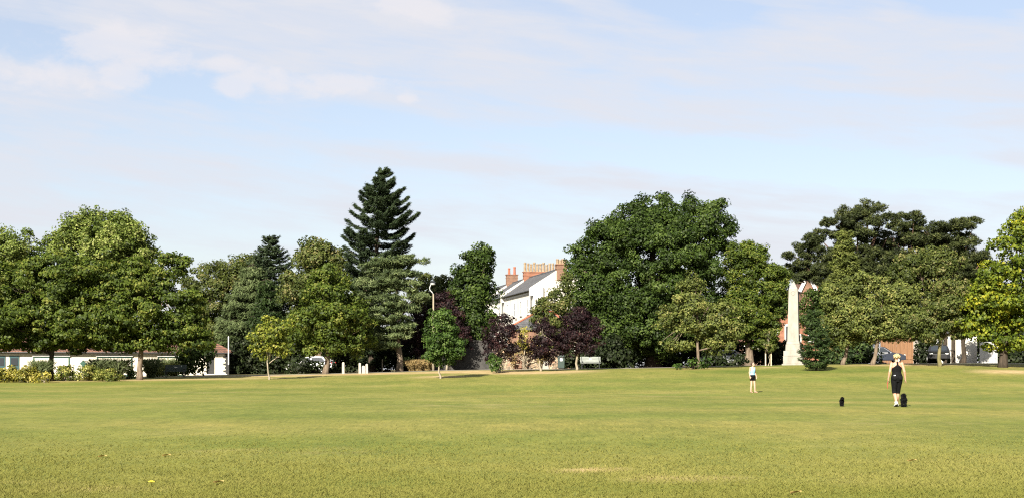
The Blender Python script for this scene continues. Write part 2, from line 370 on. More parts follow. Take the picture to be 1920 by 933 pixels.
def tree(name, label, cat, px, Y, ells, sp, seed, tr=.2, top=None, lean=0, nl=8, nt=14, group=None, depth=1.0, back=.4, mat=None, bark=None, cov=1, base_py=None, spike=.14, forks=None, bil=1.0):
    rng = np.random.default_rng(seed)
    lm, L, Wd, rc, flat, cv, dens, bk = SP[sp]
    base = G(px, Y); B = np.array(base)
    es = px_ells(ells, Y, depth)
    C, N, R = clumps(rng, billow(rng, es, bil), rc, cv * cov * (.8 if bil else 1), back, spike)
    ok = C[:, 2] > terrain(C[:, 0], C[:, 1]) + R * (.1 if sp == 'thicket' else .5)
    C, N, R = C[ok], N[ok], R[ok]
    root = thing(name, label, cat, base, 0, group)
    # trunk and limbs
    big = max(es, key=lambda e: e[1][0] * e[1][2])
    tp = np.array(W(*top, Y)) if top else big[0] + np.array((0, 0, big[1][2] * .35))
    mb = MB(); H = tp - B
    path = [Vector(H * t + np.array((lean * math.sin(t * PI) + .12 * math.sin(t * 5 + seed), .1 * math.sin(t * 4 + seed), 0)) * (1 if t > .08 else 0)) for t in (0, .04, .12, .3, .5, .75, 1)]
    path[0].z -= .15
    mb.tube(path, [tr * 1.6, tr * 1.25, tr, tr * .9, tr * .7, tr * .45, tr * .15], 9)
    nl = min(nl, len(C))
    sel = rng.choice(len(C), nl, replace=False)
    limbs = []
    for i in sel:
        tgt = C[i] - B; t0 = rng.uniform(.32, .8); st = Vector(H * t0)
        if st.z > tgt[2] - .2: t0 = max(.22, min(t0, (tgt[2] - .5) / max(H[2], .1))); st = Vector(H * t0)
        lp = limb_path(st, tgt, rng, .08); limbs.append(lp)
        r0 = tr * (1 - t0) * .62 + .02
        mb.tube(lp, [r0, r0 * .8, r0 * .6, r0 * .4, .012], 6)
    for i in rng.choice(len(C), min(nt, len(C)), replace=False):
        if not limbs: break
        tgt = C[i] - B
        lp0 = min(limbs, key=lambda q: (q[2] - Vector(tgt)).length)
        lp = limb_path(lp0[2], tgt, rng, .05); mb.tube(lp, [.035, .03, .024, .016, .008], 5)
    for (fx, fy, fr, fb) in (forks or []):
        a = Vector(H * fb); b = W(fx, fy, Y) - base
        mb.tube(limb_path(a, b, rng, .06), [fr, fr * .9, fr * .75, fr * .55, fr * .25], 7)
    mb.obj('trunk', bark or bk, root, True)
    p, nn, t, l, w, v = clump_leaves(rng, C - B, N, R, L, Wd, flat, dens, sp in ('pine', 'bluepine'))
    link('crown', leaf_mesh('crown', p, nn, t, l, w, v, .05 if sp in ('pine', 'bluepine') else .18), mat or lm, root)
    return root
def conifer(name, label, cat, px, Y, top, prof, mat, seed, tr=.2, step=.55, nb=7, droop=.1, upturn=.25, nl=(.3, .07), spray=.22, dens=60, hang=0.0, bark='bark_dark', group=None, gap=.12, trunk_from=None):
    """prof: list of (py, left px, right px) giving the reach of the boughs at each row"""
    rng = np.random.default_rng(seed); base = G(px, Y); B = np.array(base); s = Y / F
    root = thing(name, label, cat, base, 0, group)
    T = np.array(W(top[0], top[1], Y)) - B; mb = MB()
    z0 = 0
    mb.tube([Vector((0, 0, -.15)), Vector(T * .03), Vector(T * .35), Vector(T * .7), Vector(T)], [tr * 1.5, tr * 1.1, tr * .8, tr * .45, .015], 9)
    rows = np.array([p[0] for p in prof], float); zr = (EYE + (HY - rows) * s) - B[2]; o = np.argsort(zr)
    rl = np.array([p[1] for p in prof], float)[o]; rr = np.array([p[2] for p in prof], float)[o]; zr = zr[o]
    P = []; N_ = []; Tn = []; Vv = []
    z = zr[0]; ph = 0
    while z < T[2] - .05:
        ph += rng.uniform(.5, 1.2); zz = z
        for k in range(nb):
            if rng.random() < gap: continue
            az = ph + 2 * PI * k / nb + rng.uniform(-.25, .25); ca, sa = math.cos(az), math.sin(az)
            zb = zz + rng.uniform(-.2, .2) * step
            reach_px = np.interp(zb, zr, rr) - px if ca > 0 else px - np.interp(zb, zr, rl)
            lr = np.interp(zb, zr, rr - rl) * .5
            Lb = (abs(ca) * reach_px + (1 - abs(ca)) * lr) * s * rng.uniform(.66, 1.1)
            Lb = max(Lb, .25)
            cxy = T[:2] * (zb / T[2])
            d = np.array((ca, sa, 0)); st = np.array((cxy[0], cxy[1], zb))
            def pt(t): return st + d * Lb * t + np.array((0, 0, Lb * (-droop * math.sin(t * PI * .75) * 1.4 + upturn * t ** 3)))
            mb.tube([Vector(pt(t)) for t in (0, .35, .7, .97)], [max(.02, tr * .28 * (1 - zb / T[2])) + .012, .03, .018, .008], 5)
            m = int(dens * Lb * (1 if sa < .4 else .6)); t = np.sqrt(rng.uniform(.02, 1, m))
            base_p = st + d * (Lb * t)[:, None]; base_p[:, 2] += Lb * (-droop * np.sin(t * PI * .75) * 1.4 + upturn * t ** 3)
            wdt = spray * Lb * (np.sin(np.clip(t, 0, 1) * PI * .8 + .25)) + .05
            side = rng.uniform(-1, 1, m); perp = np.array((-sa, ca, 0))
            p = base_p + perp * (side * wdt)[:, None] + rng.normal(size=(m, 3)) * np.array((.05, .05, .06))
            p[:, 2] += -abs(side) * wdt * .15 - hang * rng.random(m) * .8
            tn = d * .8 + perp * (side * .9)[:, None] + rng.normal(size=(m, 3)) * .35 + np.array((0, 0, .35 - 1.6 * hang))
            P.append(p); Tn.append(tn); N_.append(np.array((0, -.25, .9)) + rng.normal(size=(m, 3)) * .55); Vv.append(.45 * rng.random() + .55 * rng.random(m))
        z += step * rng.uniform(.8, 1.2) * (1 - .45 * z / T[2])
    m = int(dens * 1.2); t = rng.random(m)    # leader
    P.append(T - np.array((0, 0, 1.0)) * t[:, None] * 1.1 + rng.normal(size=(m, 3)) * (.05 + .12 * t)[:, None]); Tn.append(rng.normal(size=(m, 3)) * .5 + np.array((0, 0, 1))); N_.append(sph(rng, m)); Vv.append(rng.random(m))
    P = np.concatenate(P); Tn = nrm(np.concatenate(Tn)); N_ = nrm(np.concatenate(N_)); Vv = np.concatenate(Vv); n = len(P); q = rng.uniform(.7, 1.3, n)
    mb.obj('trunk', bark, root, True)
    link('crown', leaf_mesh('crown', P, N_, Tn, nl[0] * q, nl[1] * q, Vv, .05), mat, root)
    return root
EXPO = 1.6
SKY_TINT = (.86, .82, .83)
VEIL = (3.9, 3.97, 4.3)
PUFF = (4.4, 4.25, 4.4)
# ------------------------------------------------------------------ ground
def axis(a, b, step, far):
    core = list(np.arange(a, b + .01, step)); s = step; lo = []; x = a
    while x > -far: s *= 1.5; x -= s; lo.append(x)
    s = step; hi = []; x = core[-1]
    while x < far: s *= 1.5; x += s; hi.append(x)
    return np.array(lo[::-1] + core + hi)
gx, gy = axis(-62, 62, .8, 4000), axis(14, 124, .7, 4000)
XX, YY = np.meshgrid(gx, gy); ZZ = terrain(XX, YY)
far = np.hypot(XX, YY - 100) > 600; ZZ[far] = np.minimum(ZZ[far], 1.2)
def blob(px, py, rpx, rm, Y=None):
    Y = Y or gd(px, py); return ((px - CX) / F * Y, Y, rpx / F * Y, rm)
dry_blobs = [blob(1090, 880, 55, .3), blob(1120, 884, 30, .2), blob(1265, 897, 130, .7), blob(560, 703, 190, 3.2), blob(700, 700, 130, 3.5), blob(870, 696, 150, 3.5),
             blob(830, 705, 60, 2.0), blob(980, 698, 130, 3.0), blob(1075, 695, 60, 2.0), blob(1890, 696, 70, 2.4), blob(1720, 683, 160, 2.5),
             blob(300, 711, 330, 2.2), blob(1440, 688, 25, 1.5), blob(1312, 690, 40, 2.2), blob(60, 905, 120, .6), blob(180, 925, 160, .7),
             blob(560, 845, 220, 1.6), blob(1700, 790, 260, 3), blob(900, 760, 320, 3.5), blob(1240, 742, 200, 3.0), blob(400, 735, 300, 4), blob(1580, 905, 200, 1.0)]
wts = [1.25, .9, .8, 1.1, 1.1, 1.25, .9, 1.2, 1.1, 1.1, 1.0, .9, .8, .7, .45, .55, .3, .25, .3, .3, .25, .3]
dry = np.zeros_like(XX)
for (bx, by, rx, ry), w in zip(dry_blobs, wts):
    dry = np.maximum(dry, w * np.exp(-(((XX - bx) / rx) ** 2 + ((YY - by) / ry) ** 2)))
soil = ss(110, 113, YY) * .9
def patch(x, y):
    q = .55 * np.sin(x * .17 + 1.9 * np.sin(y * .13 + .6)) * np.sin(y * .33 + .8 * np.sin(x * .11)) + .3 * np.sin(x * .53 + y * .21 + 2 * np.sin(y * .3)) * np.sin(y * .8 + x * .09)
    return q + .35 * np.sin(y * .62 + x * .035 + .7 * np.sin(x * .08)) + .18 * np.sin(x * 1.9 + 2 * np.sin(y * 1.3)) * np.sin(y * 2.3 + x * .5)
tone = np.clip(.5 + .42 * patch(XX, YY), 0, 1)
ny, nx = XX.shape
me = bpy.data.meshes.new('ground')
idx = np.arange(nx * ny).reshape(ny, nx)
quads = np.stack([idx[:-1, :-1], idx[:-1, 1:], idx[1:, 1:], idx[1:, :-1]], -1).reshape(-1, 4).astype(np.int32)
me.vertices.add(nx * ny); me.vertices.foreach_set('co', np.stack([XX, YY, ZZ], -1).astype(np.float32).reshape(-1))
me.loops.add(quads.size); me.loops.foreach_set('vertex_index', quads.reshape(-1))
me.polygons.add(len(quads)); me.polygons.foreach_set('loop_start', np.arange(0, quads.size, 4, dtype=np.int32))
me.update(calc_edges=True); me.polygons.foreach_set('use_smooth', [True] * len(quads))
for nm, ar in (('dry', dry), ('soil', soil), ('tone', tone)):
    a = me.attributes.new(nm, 'FLOAT', 'POINT'); a.data.foreach_set('value', ar.astype(np.float32).reshape(-1))
m, nt, out = new_mat('lawn')
tc = nd(nt, 'ShaderNodeTexCoord')
def nz(scale, stretch=(1, 1, 1), detail=5, rough=.6):
    mp = nd(nt, 'ShaderNodeMapping'); mp.inputs['Scale'].default_value = stretch; nt.links.new(tc.outputs['Object'], mp.inputs[0])
    n = nd(nt, 'ShaderNodeTexNoise', Scale=scale, Detail=detail, Roughness=rough); nt.links.new(mp.outputs[0], n.inputs['Vector']); return n.outputs[0]
def mixc(kind, fac, a, b):
    x = nd(nt, 'ShaderNodeMixRGB', blend_type=kind)
    for i, s in ((0, fac), (1, a), (2, b)):
        if hasattr(s, 'links') or hasattr(s, 'is_output'): nt.links.new(s, x.inputs[i])
        elif isinstance(s, tuple): x.inputs[i].default_value = c4(s)
        else: x.inputs[i].default_value = s
    return x.outputs[0]
n1, n2, n3, n4 = nz(.22, (1, .55, 1), 4), nz(1.6, (1, .6, 1), 5), nz(14, (1, 1, 1), 4, .7), nz(.07, (.6, 1.6, 1), 3)
c = ramp(nt, [(.3, (.104, .12, .023)), (.52, (.139, .143, .032)), (.72, (.176, .164, .046))], n1).outputs[0]
c = mixc('MULTIPLY', .8, c, ramp(nt, [(.3, (.72, .78, .7)), (.7, (1.22, 1.15, 1.15))], n2).outputs[0])
c = mixc('MULTIPLY', .85, c, ramp(nt, [(.3, (.72, .76, .7)), (.7, (1.22, 1.2, 1.2))], n3).outputs[0])
c = mixc('MULTIPLY', .7, c, ramp(nt, [(.35, (.8, .86, .7)), (.65, (1.15, 1.08, 1.2))], n4).outputs[0])
at_ = nd(nt, 'ShaderNodeAttribute', attribute_name='tone')
c = mixc('MULTIPLY', .9, c, ramp(nt, [(.1, (.8, .93, .74)), (.5, (1, 1, 1)), (.9, (1.16, 1.06, 1.15))], at_.outputs['Fac']).outputs[0])
ad = nd(nt, 'ShaderNodeAttribute', attribute_name='dry'); ao = nd(nt, 'ShaderNodeAttribute', attribute_name='soil')
def msk(attr, n, lo, hi, k=.9):
    a = nd(nt, 'ShaderNodeMath', operation='MULTIPLY_ADD'); nt.links.new(n, a.inputs[0]); a.inputs[1].default_value = k; nt.links.new(attr, a.inputs[2])
    r = nd(nt, 'ShaderNodeMapRange'); r.inputs['From Min'].default_value = lo; r.inputs['From Max'].default_value = hi; nt.links.new(a.outputs[0], r.inputs[0]); return r.outputs[0]
n5 = nz(.9, (1, .7, 1), 6, .7)
c = mixc('MULTIPLY', .9, c, ramp(nt, [(.25, (.6, .65, .58)), (.75, (1.36, 1.32, 1.34))], nz(1, (15, 1.3, 1), 5, .75)).outputs[0])
c = mixc('MIX', msk(ad.outputs['Fac'], n5, .62, 1.4), c, ramp(nt, [(.3, (.25, .18, .08)), (.7, (.36, .27, .14))], n2).outputs[0])
c = mixc('MIX', msk(ao.outputs['Fac'], n5, .8, 1.3), c, ramp(nt, [(.3, (.05, .045, .02)), (.7, (.1, .085, .04))], n2).outputs[0])
b = nd(nt, 'ShaderNodeBsdfPrincipled', Roughness=.95); b.inputs['Specular IOR Level'].default_value = .15; nt.links.new(c, b.inputs['Base Color'])
bp = nd(nt, 'ShaderNodeBump', Strength=.4, Distance=.04); nt.links.new(nz(9, (1, 1, 1), 6, .75), bp.inputs['Height']); nt.links.new(bp.outputs[0], b.inputs['Normal'])
nt.links.new(b.outputs[0], out.inputs[0])
tag(link('ground', me, m), kind='structure')

# mown grass blades in the near half of the lawn: uncountable, one object
rng = np.random.default_rng(5)
n = 330000
y = 1 / np.sqrt(rng.uniform(1 / 42. ** 2, 1 / 15.0 ** 2, n)); x = rng.uniform(-1, 1, n) * (.372 * y + 2.2)
cl = np.sin(x * 1.7 + np.sin(y * .9) * 2) * np.sin(y * 1.3 + x * .4)
z = terrain(x, y); h = rng.uniform(.012, .034, n) * (1 + .35 * cl) * (1 + .012 * (y - 15)); wd = rng.uniform(.005, .011, n)
dv = np.zeros(n)
for (bx, by, rx, ry), w in zip(dry_blobs, wts): dv = np.maximum(dv, w * np.exp(-(((x - bx) / rx) ** 2 + ((y - by) / ry) ** 2)))
kp = (rng.random(n) > np.clip(dv - .55, 0, .75)) & (rng.random(n) > ss(16, 40, y))
x, y, z, h, wd, cl, dv = [a[kp] for a in (x, y, z, h, wd, cl, dv)]; n = len(x)
a = rng.uniform(0, 2 * PI, n); ln = rng.uniform(.5, 2.4, n) * h; h = h * (1 - .7 * ss(18, 42, y)); la = rng.uniform(0, 2 * PI, n)
P = np.empty((n, 3, 3), np.float32); ca, sa = np.cos(a) * wd, np.sin(a) * wd
P[:, 0] = np.stack([x - ca, y - sa, z - .004], 1); P[:, 1] = np.stack([x + ca, y + sa, z - .004], 1); P[:, 2] = np.stack([x + np.cos(la) * ln, y + np.sin(la) * ln, z + h], 1)
me = bpy.data.meshes.new('grass'); me.vertices.add(n * 3); me.vertices.foreach_set('co', P.reshape(-1))
me.loops.add(n * 3); me.loops.foreach_set('vertex_index', np.arange(n * 3, dtype=np.int32)); me.polygons.add(n); me.polygons.foreach_set('loop_start', np.arange(0, n * 3, 3, dtype=np.int32)); me.update(calc_edges=True)
v = .22 + .28 * rng.random(n) + .06 * cl + .30 * patch(x, y) + .4 * np.clip(dv, 0, 1) + (rng.random(n) > .975) * .35
at = me.attributes.new('v', 'FLOAT', 'FACE'); at.data.foreach_set('value', np.clip(v, 0, 1).astype(np.float32))
tag(link('grass', me, 'grass'), 'short dry mown grass covering the open lawn', 'grass', kind='stuff')

# the path behind the lawn
def ribbon(name, pts, w, mat, dz=.012):
    vs = []; fs = []; P = []
    for i in range(len(pts) - 1):
        k = max(2, int((Vector(pts[i + 1]) - Vector(pts[i])).length / .7))
        P += [Vector(pts[i]).lerp(Vector(pts[i + 1]), j / k) for j in range(k)]
    P.append(Vector(pts[-1]))
    for i, p in enumerate(P):
        d = (P[min(i + 1, len(P) - 1)] - P[max(i - 1, 0)]).normalized(); nn = Vector((-d.y, d.x))
        for s in (-1, -.33, .33, 1):
            q = p + nn * (w * .5 * s); vs.append((q.x, q.y, tz(q.x, q.y) + dz))
    for i in range(len(P) - 1):
        for k in range(3): fs.append((i * 4 + k, i * 4 + k + 1, i * 4 + k + 5, i * 4 + k + 4))
    return tag(MB().add(vs, fs).obj(name, mat, None, True), kind='structure')
def gp(px, Y): q = G(px, Y); return (q.x, q.y)
ribbon('path', [gp(-150, 106.5), gp(380, 107.5), gp(560, 107.5), gp(800, 110.0), gp(1000, 109.5), gp(1260, 109.8), gp(1500, 112.5), gp(1700, 109.8), gp(2080, 107)], 2.0, 'path')

# ------------------------------------------------------------------ camera, world, sun
cam = bpy.data.cameras.new('camera'); co = bpy.data.objects.new('camera', cam); COL.objects.link(co)
co.location = (0, 0, EYE); co.rotation_euler = (PI / 2, 0, 0)
cam.sensor_width = 36; cam.lens = 36 * F / 1920; cam.shift_y = (HY - 466.5) / 1920; cam.clip_end = 9000; cam.clip_start = .1
SC.camera = co
SUN = Vector((-.36, -.93, 0)).normalized(); EL = math.radians(32)
sdir = Vector((SUN.x * math.cos(EL), SUN.y * math.cos(EL), math.sin(EL)))
sl = bpy.data.lights.new('sun', 'SUN'); sl.energy = 5.0; sl.angle = math.radians(.5); sl.color = (1, .93, .80)
so = bpy.data.objects.new('sun', sl); COL.objects.link(so); so.rotation_euler = sdir.to_track_quat('Z', 'Y').to_euler()
wd_ = bpy.data.worlds.new('World'); SC.world = wd_; wd_.use_nodes = True
nt = wd_.node_tree
for q in list(nt.nodes): nt.nodes.remove(q)
out = nt.nodes.new('ShaderNodeOutputWorld'); bg = nt.nodes.new('ShaderNodeBackground'); bg.inputs[1].default_value = .066
sky = nt.nodes.new('ShaderNodeTexSky'); sky.sky_type = 'NISHITA'; sky.sun_disc = False; sky.sun_elevation = EL
sky.sun_rotation = math.atan2(sdir.x, sdir.y); sky.air_density = 1.0; sky.dust_density = 1.2; sky.ozone_density = 1.0
tcw = nd(nt, 'ShaderNodeTexCoord'); sx = nd(nt, 'ShaderNodeSeparateXYZ'); nt.links.new(tcw.outputs['Generated'], sx.inputs[0])
def mth(op, a, b=None, c=None):
    k = nd(nt, 'ShaderNodeMath', operation=op)
    for i, s in enumerate((a, b, c)):
        if s is None: continue
        if isinstance(s, (int, float)): k.inputs[i].default_value = s
        else: nt.links.new(s, k.inputs[i])
    return k.outputs[0]
az = mth('ARCTAN2', sx.outputs[0], sx.outputs[1]); elv = mth('ARCSINE', sx.outputs[2])
def cloud(sa, se, tilt, seed, detail, rough, lo, hi, dist=0.0):
    e2 = mth('MULTIPLY_ADD', az, tilt, elv)
    cb = nd(nt, 'ShaderNodeCombineXYZ'); nt.links.new(mth('MULTIPLY', az, sa), cb.inputs[0]); nt.links.new(mth('MULTIPLY', e2, se), cb.inputs[1]); cb.inputs[2].default_value = seed
    n = nd(nt, 'ShaderNodeTexNoise', Scale=1.0, Detail=detail, Roughness=rough, Distortion=dist); nt.links.new(cb.outputs[0], n.inputs['Vector'])
    r = nd(nt, 'ShaderNodeMapRange'); r.interpolation_type = 'SMOOTHSTEP'; r.inputs['From Min'].default_value = lo; r.inputs['From Max'].default_value = hi
    nt.links.new(n.outputs[0], r.inputs[0]); return r.outputs[0], n.outputs[0]
def gauss(a0, e0, ra, re, tilt=0.0):
    da = mth('ADD', az, -a0); de = mth('ADD', mth('MULTIPLY_ADD', da, tilt, elv), -e0)
    q = mth('ADD', mth('POWER', mth('ABSOLUTE', mth('DIVIDE', da, ra)), 2.0), mth('POWER', mth('ABSOLUTE', mth('DIVIDE', de, re)), 2.0))
    return mth('EXPONENT', mth('MULTIPLY', q, -1.0))
def pa(px): return math.atan((px - CX) / F)
def pe(py): return math.atan((HY - py) / F)
# clear blue windows between the veils
_, wn = cloud(7, 30, .08, 3.1, 6, .6, 0, 1)
wob = mth('MULTIPLY_ADD', wn, 1.5, -.75)
clear = None
for g in ((650, 235, 330, 42, .07), (1300, 295, 560, 40, .11), (60, 115, 160, 40, .1), (1330, 30, 150, 40, .12), (1840, 20, 140, 60, .1), (1830, 345, 160, 30, .1), (330, 175, 140, 40, 0)):
    k = gauss(pa(g[0]), pe(g[1]), g[2] / F, g[3] / F, g[4]); clear = k if clear is None else mth('MAXIMUM', clear, k)
v1, _ = cloud(5, 34, .12, 7.7, 7, .58, .30, .66, .3)
v2, _ = cloud(16, 90, .1, 1.3, 6, .6, .3, .75, .4)
veil = mth('ADD', mth('MULTIPLY_ADD', v1, .42, .36), mth('MULTIPLY', v2, .24))
sub = nd(nt, 'ShaderNodeMapRange'); sub.interpolation_type = 'SMOOTHSTEP'; sub.inputs['From Min'].default_value = .15; sub.inputs['From Max'].default_value = .95
nt.links.new(mth('ADD', clear, mth('MULTIPLY', wob, .7)), sub.inputs[0])
veil = mth('SUBTRACT', veil, mth('MULTIPLY', sub.outputs[0], .54))
veil = mth('MINIMUM', mth('MAXIMUM', veil, .36), .96)
# brighter puffs, upper left
pm = None
for g in ((90, 172, 130, 42, 0), (240, 110, 190, 48, .08), (590, 160, 170, 32, .05), (435, 172, 50, 32, 0), (225, 160, 60, 50, 0), (762, 187, 28, 13, 0), (780, 15, 130, 30, .1), (410, 130, 60, 24, 0)):
    k = gauss(pa(g[0]), pe(g[1]), g[2] / F, g[3] / F, g[4]); pm = k if pm is None else mth('MAXIMUM', pm, k)
_, pn = cloud(26, 44, 0, 4.4, 8, .62, 0, 1, .2)
pf = nd(nt, 'ShaderNodeMapRange'); pf.interpolation_type = 'SMOOTHSTEP'; pf.inputs['From Min'].default_value = .38; pf.inputs['From Max'].default_value = .95
nt.links.new(mth('MULTIPLY_ADD', mth('ADD', pn, -.5), 2.0, pm), pf.inputs[0])
def mixw(fac, a, b):
    x = nd(nt, 'ShaderNodeMixRGB'); nt.links.new(fac, x.inputs[0]); nt.links.new(a, x.inputs[1])
    if isinstance(b, tuple): x.inputs[2].default_value = c4(b)
    else: nt.links.new(b, x.inputs[2])
    return x.outputs[0]
tint = nd(nt, 'ShaderNodeMixRGB', blend_type='MULTIPLY', Fac=1.0); nt.links.new(sky.outputs[0], tint.inputs[1]); tint.inputs[2].default_value = c4(SKY_TINT)
c = mixw(veil, tint.outputs[0], VEIL)
c = mixw(mth('MULTIPLY', pf.outputs[0], .62), c, PUFF)
nt.links.new(c, bg.inputs[0]); nt.links.new(bg.outputs[0], out.inputs[0])
vs = SC.view_settings; vs.view_transform = 'Standard'; vs.look = 'None'; vs.gamma = 1; vs.use_curve_mapping = False; vs.exposure = EXPO
SC.display_settings.display_device = 'sRGB'
cy = SC.cycles; cy.max_bounces = 5; cy.diffuse_bounces = 2; cy.glossy_bounces = 2; cy.transmission_bounces = 3; cy.use_denoising = False; cy.pixel_filter_type = 'BLACKMAN_HARRIS'; cy.filter_width = 1.15
# ------------------------------------------------------------------ trees
# left side, front row
tree('broadleaf_tree', 'wide dark spreading tree with a blackish trunk between the yellow shrubs at the left edge', 'tree', 98, 99.5,
     [(85, 600, 150, 72), (20, 545, 120, 75), (120, 520, 105, 62), (165, 610, 75, 60), (-55, 600, 100, 80), (50, 636, 95, 24), (150, 636, 60, 22), (0, 639, 60, 22), (112, 642, 36, 16)], 'hornbeam', 11, .17, (100, 520), .0, 9, 18, bark='bark_dark', forks=[(60, 590, .12, .35), (150, 580, .1, .4)])
tree('broadleaf_tree', 'large leafy spreading tree with a pale brown trunk in front of the cream pavilion', 'tree', 262, 99.0,
     [(268, 590, 118, 80), (255, 525, 85, 52), (325, 505, 38, 32), (340, 625, 52, 55), (190, 590, 62, 72), (240, 637, 75, 24), (330, 640, 45, 30), (200, 638, 50, 20), (290, 645, 46, 18)], 'hornbeam', 12, .18, (262, 520), 0, 9, 18, depth=.75, forks=[(330, 480, .1, .45), (205, 600, .1, .35)])
tree('plane_tree', 'tall pale green rounded tree rising highest at the left behind the pavilion', 'tree', 190, 136,
     [(190, 465, 100, 78), (195, 430, 62, 46), (240, 455, 54, 46), (140, 460, 56, 46), (265, 490, 38, 40), (190, 545, 112, 80)], 'plane', 13, .45, (190, 430), 0, 9, 14)
tree('plane_tree', 'pale green rounded tree cut by the left edge of the photo', 'tree', 10, 134,
     [(0, 480, 75, 58), (45, 460, 38, 34), (-45, 455, 60, 48), (20, 560, 85, 70)], 'plane', 14, .42, (5, 450), 0, 8, 12)
tree('broadleaf_tree', 'brownish green bushy tree behind the right end of the pavilion roof', 'tree', 425, 138,
     [(395, 545, 55, 58), (440, 510, 58, 36), (400, 600, 60, 60), (470, 500, 34, 30)], 'russet', 15, .3, (425, 520), 0, 7, 10)
conifer('conifer_tree', 'small dark pointed conifer top rising behind the weeping tree', 'tree', 506, 134, (507, 443), [(690, 440, 570), (560, 455, 560), (495, 466, 545), (475, 476, 538), (460, 490, 524)], 'spruce', 16, .22, .5, 8, .05, .25, (.34, .09), .25, 60)
conifer('weeping_cedar', 'weeping blue-green cedar with drooping sprays left of the chestnut tree', 'tree', 470, 133, (474, 488), [(690, 395, 540), (640, 392, 545), (580, 398, 545), (530, 418, 535), (505, 445, 510)], 'bluepine', 17, .3, .5, 9, .28, -.12, (.42, .07), .3, 110, .55)
conifer('yew_tree', 'dark drooping evergreen between the weeping cedar and the young yellow tree', 'tree', 500, 127, (500, 520), [(690, 455, 550), (640, 455, 548), (580, 465, 540), (545, 480, 520)], 'fir', 57, .25, .45, 8, .2, -.1, (.34, .08), .3, 70, .4)
tree('chestnut_tree', 'broad green tree with a domed crown left of the tall spruce', 'tree', 598, 122,
     [(592, 500, 52, 58), (570, 545, 45, 60), (625, 510, 42, 50), (600, 600, 60, 60)], 'plane', 18, .32, (598, 470), 0, 8, 12, mat='russet')
conifer('spruce_tree', 'tallest dark spruce with upswept tiers standing above all other trees', 'tree', 697, 120, (712, 316),
        [(680, 665, 735), (600, 640, 760), (530, 636, 765), (475, 628, 774), (440, 624, 772), (420, 634, 770), (390, 645, 757), (365, 660, 745), (345, 680, 735), (330, 695, 724)], 'spruce', 19, .32, 1.0, 9, .05, .3, (.32, .06), .2, 280, 0, gap=.15)
tree('blue_pine', 'blue-green pine with level sprays and a leaning trunk right of the spruce', 'tree', 750, 113,
     [(735, 490, 42, 14), (765, 487, 34, 13), (705, 500, 34, 18), (715, 530, 55, 18), (765, 535, 32, 14), (690, 560, 55, 20), (750, 568, 42, 17), (715, 595, 60, 20), (730, 625, 50, 19), (690, 630, 40, 18), (785, 555, 20, 14), (722, 560, 26, 64), (788, 487, 18, 9), (742, 512, 48, 11), (700, 583, 52, 12), (745, 612, 42, 12), (712, 645, 52, 14), (770, 578, 28, 10)], 'bluepine', 20, .24, (728, 500), 0, 9, 16, cov=1.0)
tree('broadleaf_tree', 'mid green tree on a leaning tan trunk in front of the chestnut and spruce', 'tree', 610, gd(610, 700),
     [(622, 600, 78, 62), (615, 545, 50, 48), (570, 620, 45, 48), (668, 615, 38, 45), (620, 520, 30, 32), (625, 645, 70, 28)], 'russet', 21, .2, (620, 540), .15, 9, 16, mat='hornbeam', forks=[(585, 600, .09, .4), (655, 600, .09, .4)])
tree('young_tree', 'slender young tree with yellow-green leaves on a thin pale stem', 'tree', 505, gd(505, 711),
     [(500, 635, 34, 34), (520, 625, 34, 32), (490, 655, 22, 22), (528, 655, 26, 18), (505, 610, 22, 22)], 'young', 22, .055, (505, 600), 0, 8, 14)
tree('round_tree', 'small egg-shaped bright green tree casting a shadow on the lawn, centre left', 'tree', 826, gd(826, 709),
     [(828, 640, 40, 46), (826, 605, 27, 30), (828, 660, 38, 26)], 'round', 23, .06, (827, 600), 0, 8, 14, spike=.2)
tree('poplar_tree', 'upright dark green tree left of the white terraced houses', 'tree', 885, 121,
     [(897, 500, 30, 42), (872, 535, 30, 44), (912, 490, 20, 32), (890, 555, 42, 50), (885, 600, 44, 60), (864, 515, 20, 22), (885, 640, 48, 42), (905, 468, 12, 16), (905, 600, 30, 44)], 'oak', 24, .26, (890, 480), 0, 8, 12, depth=1.1)
tree('copper_beech', 'dark purple-leaved tree behind the lamp post', 'tree', 840, 116,
     [(834, 598, 36, 44), (848, 635, 30, 40), (832, 562, 24, 20), (862, 640, 24, 38)], 'purple', 25, .16, (842, 570), 0, 7, 10, cov=1.15)
tree('copper_beech', 'dark purple-leaved tree to the left of the egg-shaped green tree', 'tree', 785, 116.5,
     [(782, 625, 32, 48), (790, 590, 25, 26)], 'purple', 26, .14, (785, 590), 0, 6, 8)
tree('shrub', 'olive green far bushy tree filling the gap behind the lamp head', 'tree', 812, 132,
     [(812, 570, 42, 58), (795, 545, 30, 35), (835, 540, 30, 30)], 'russet', 27, .2, (812, 550), 0, 6, 8)
# plums
tree('plum_tree', 'loose twiggy purple plum tree in front of the rubble wall', 'tree', 936, gd(936, 697, 80, 110),
     [(945, 635, 34, 40), (925, 625, 22, 30), (962, 640, 22, 30), (942, 603, 20, 20), (930, 660, 30, 20)], 'purple', 28, .08, (944, 600), 0, 10, 26, 'purple plum trees along the lawn edge', cov=.85, spike=.3)
tree('plum_tree', 'middle purple plum tree with a conical crown left of the bin', 'tree', 1014, gd(1014, 695, 80, 110),
     [(1018, 640, 30, 38), (1016, 610, 17, 22), (1030, 655, 24, 26)], 'purple', 29, .075, (1017, 605), 0, 8, 20, 'purple plum trees along the lawn edge', spike=.2)
tree('plum_tree', 'round-headed purple plum tree beside the pale bench', 'tree', 1082, gd(1082, 693, 80, 110),
     [(1085, 625, 43, 46), (1078, 595, 30, 22), (1062, 640, 28, 30), (1104, 640, 26, 30)], 'purple', 30, .085, (1085, 590), 0, 9, 20, 'purple plum trees along the lawn edge', spike=.2)
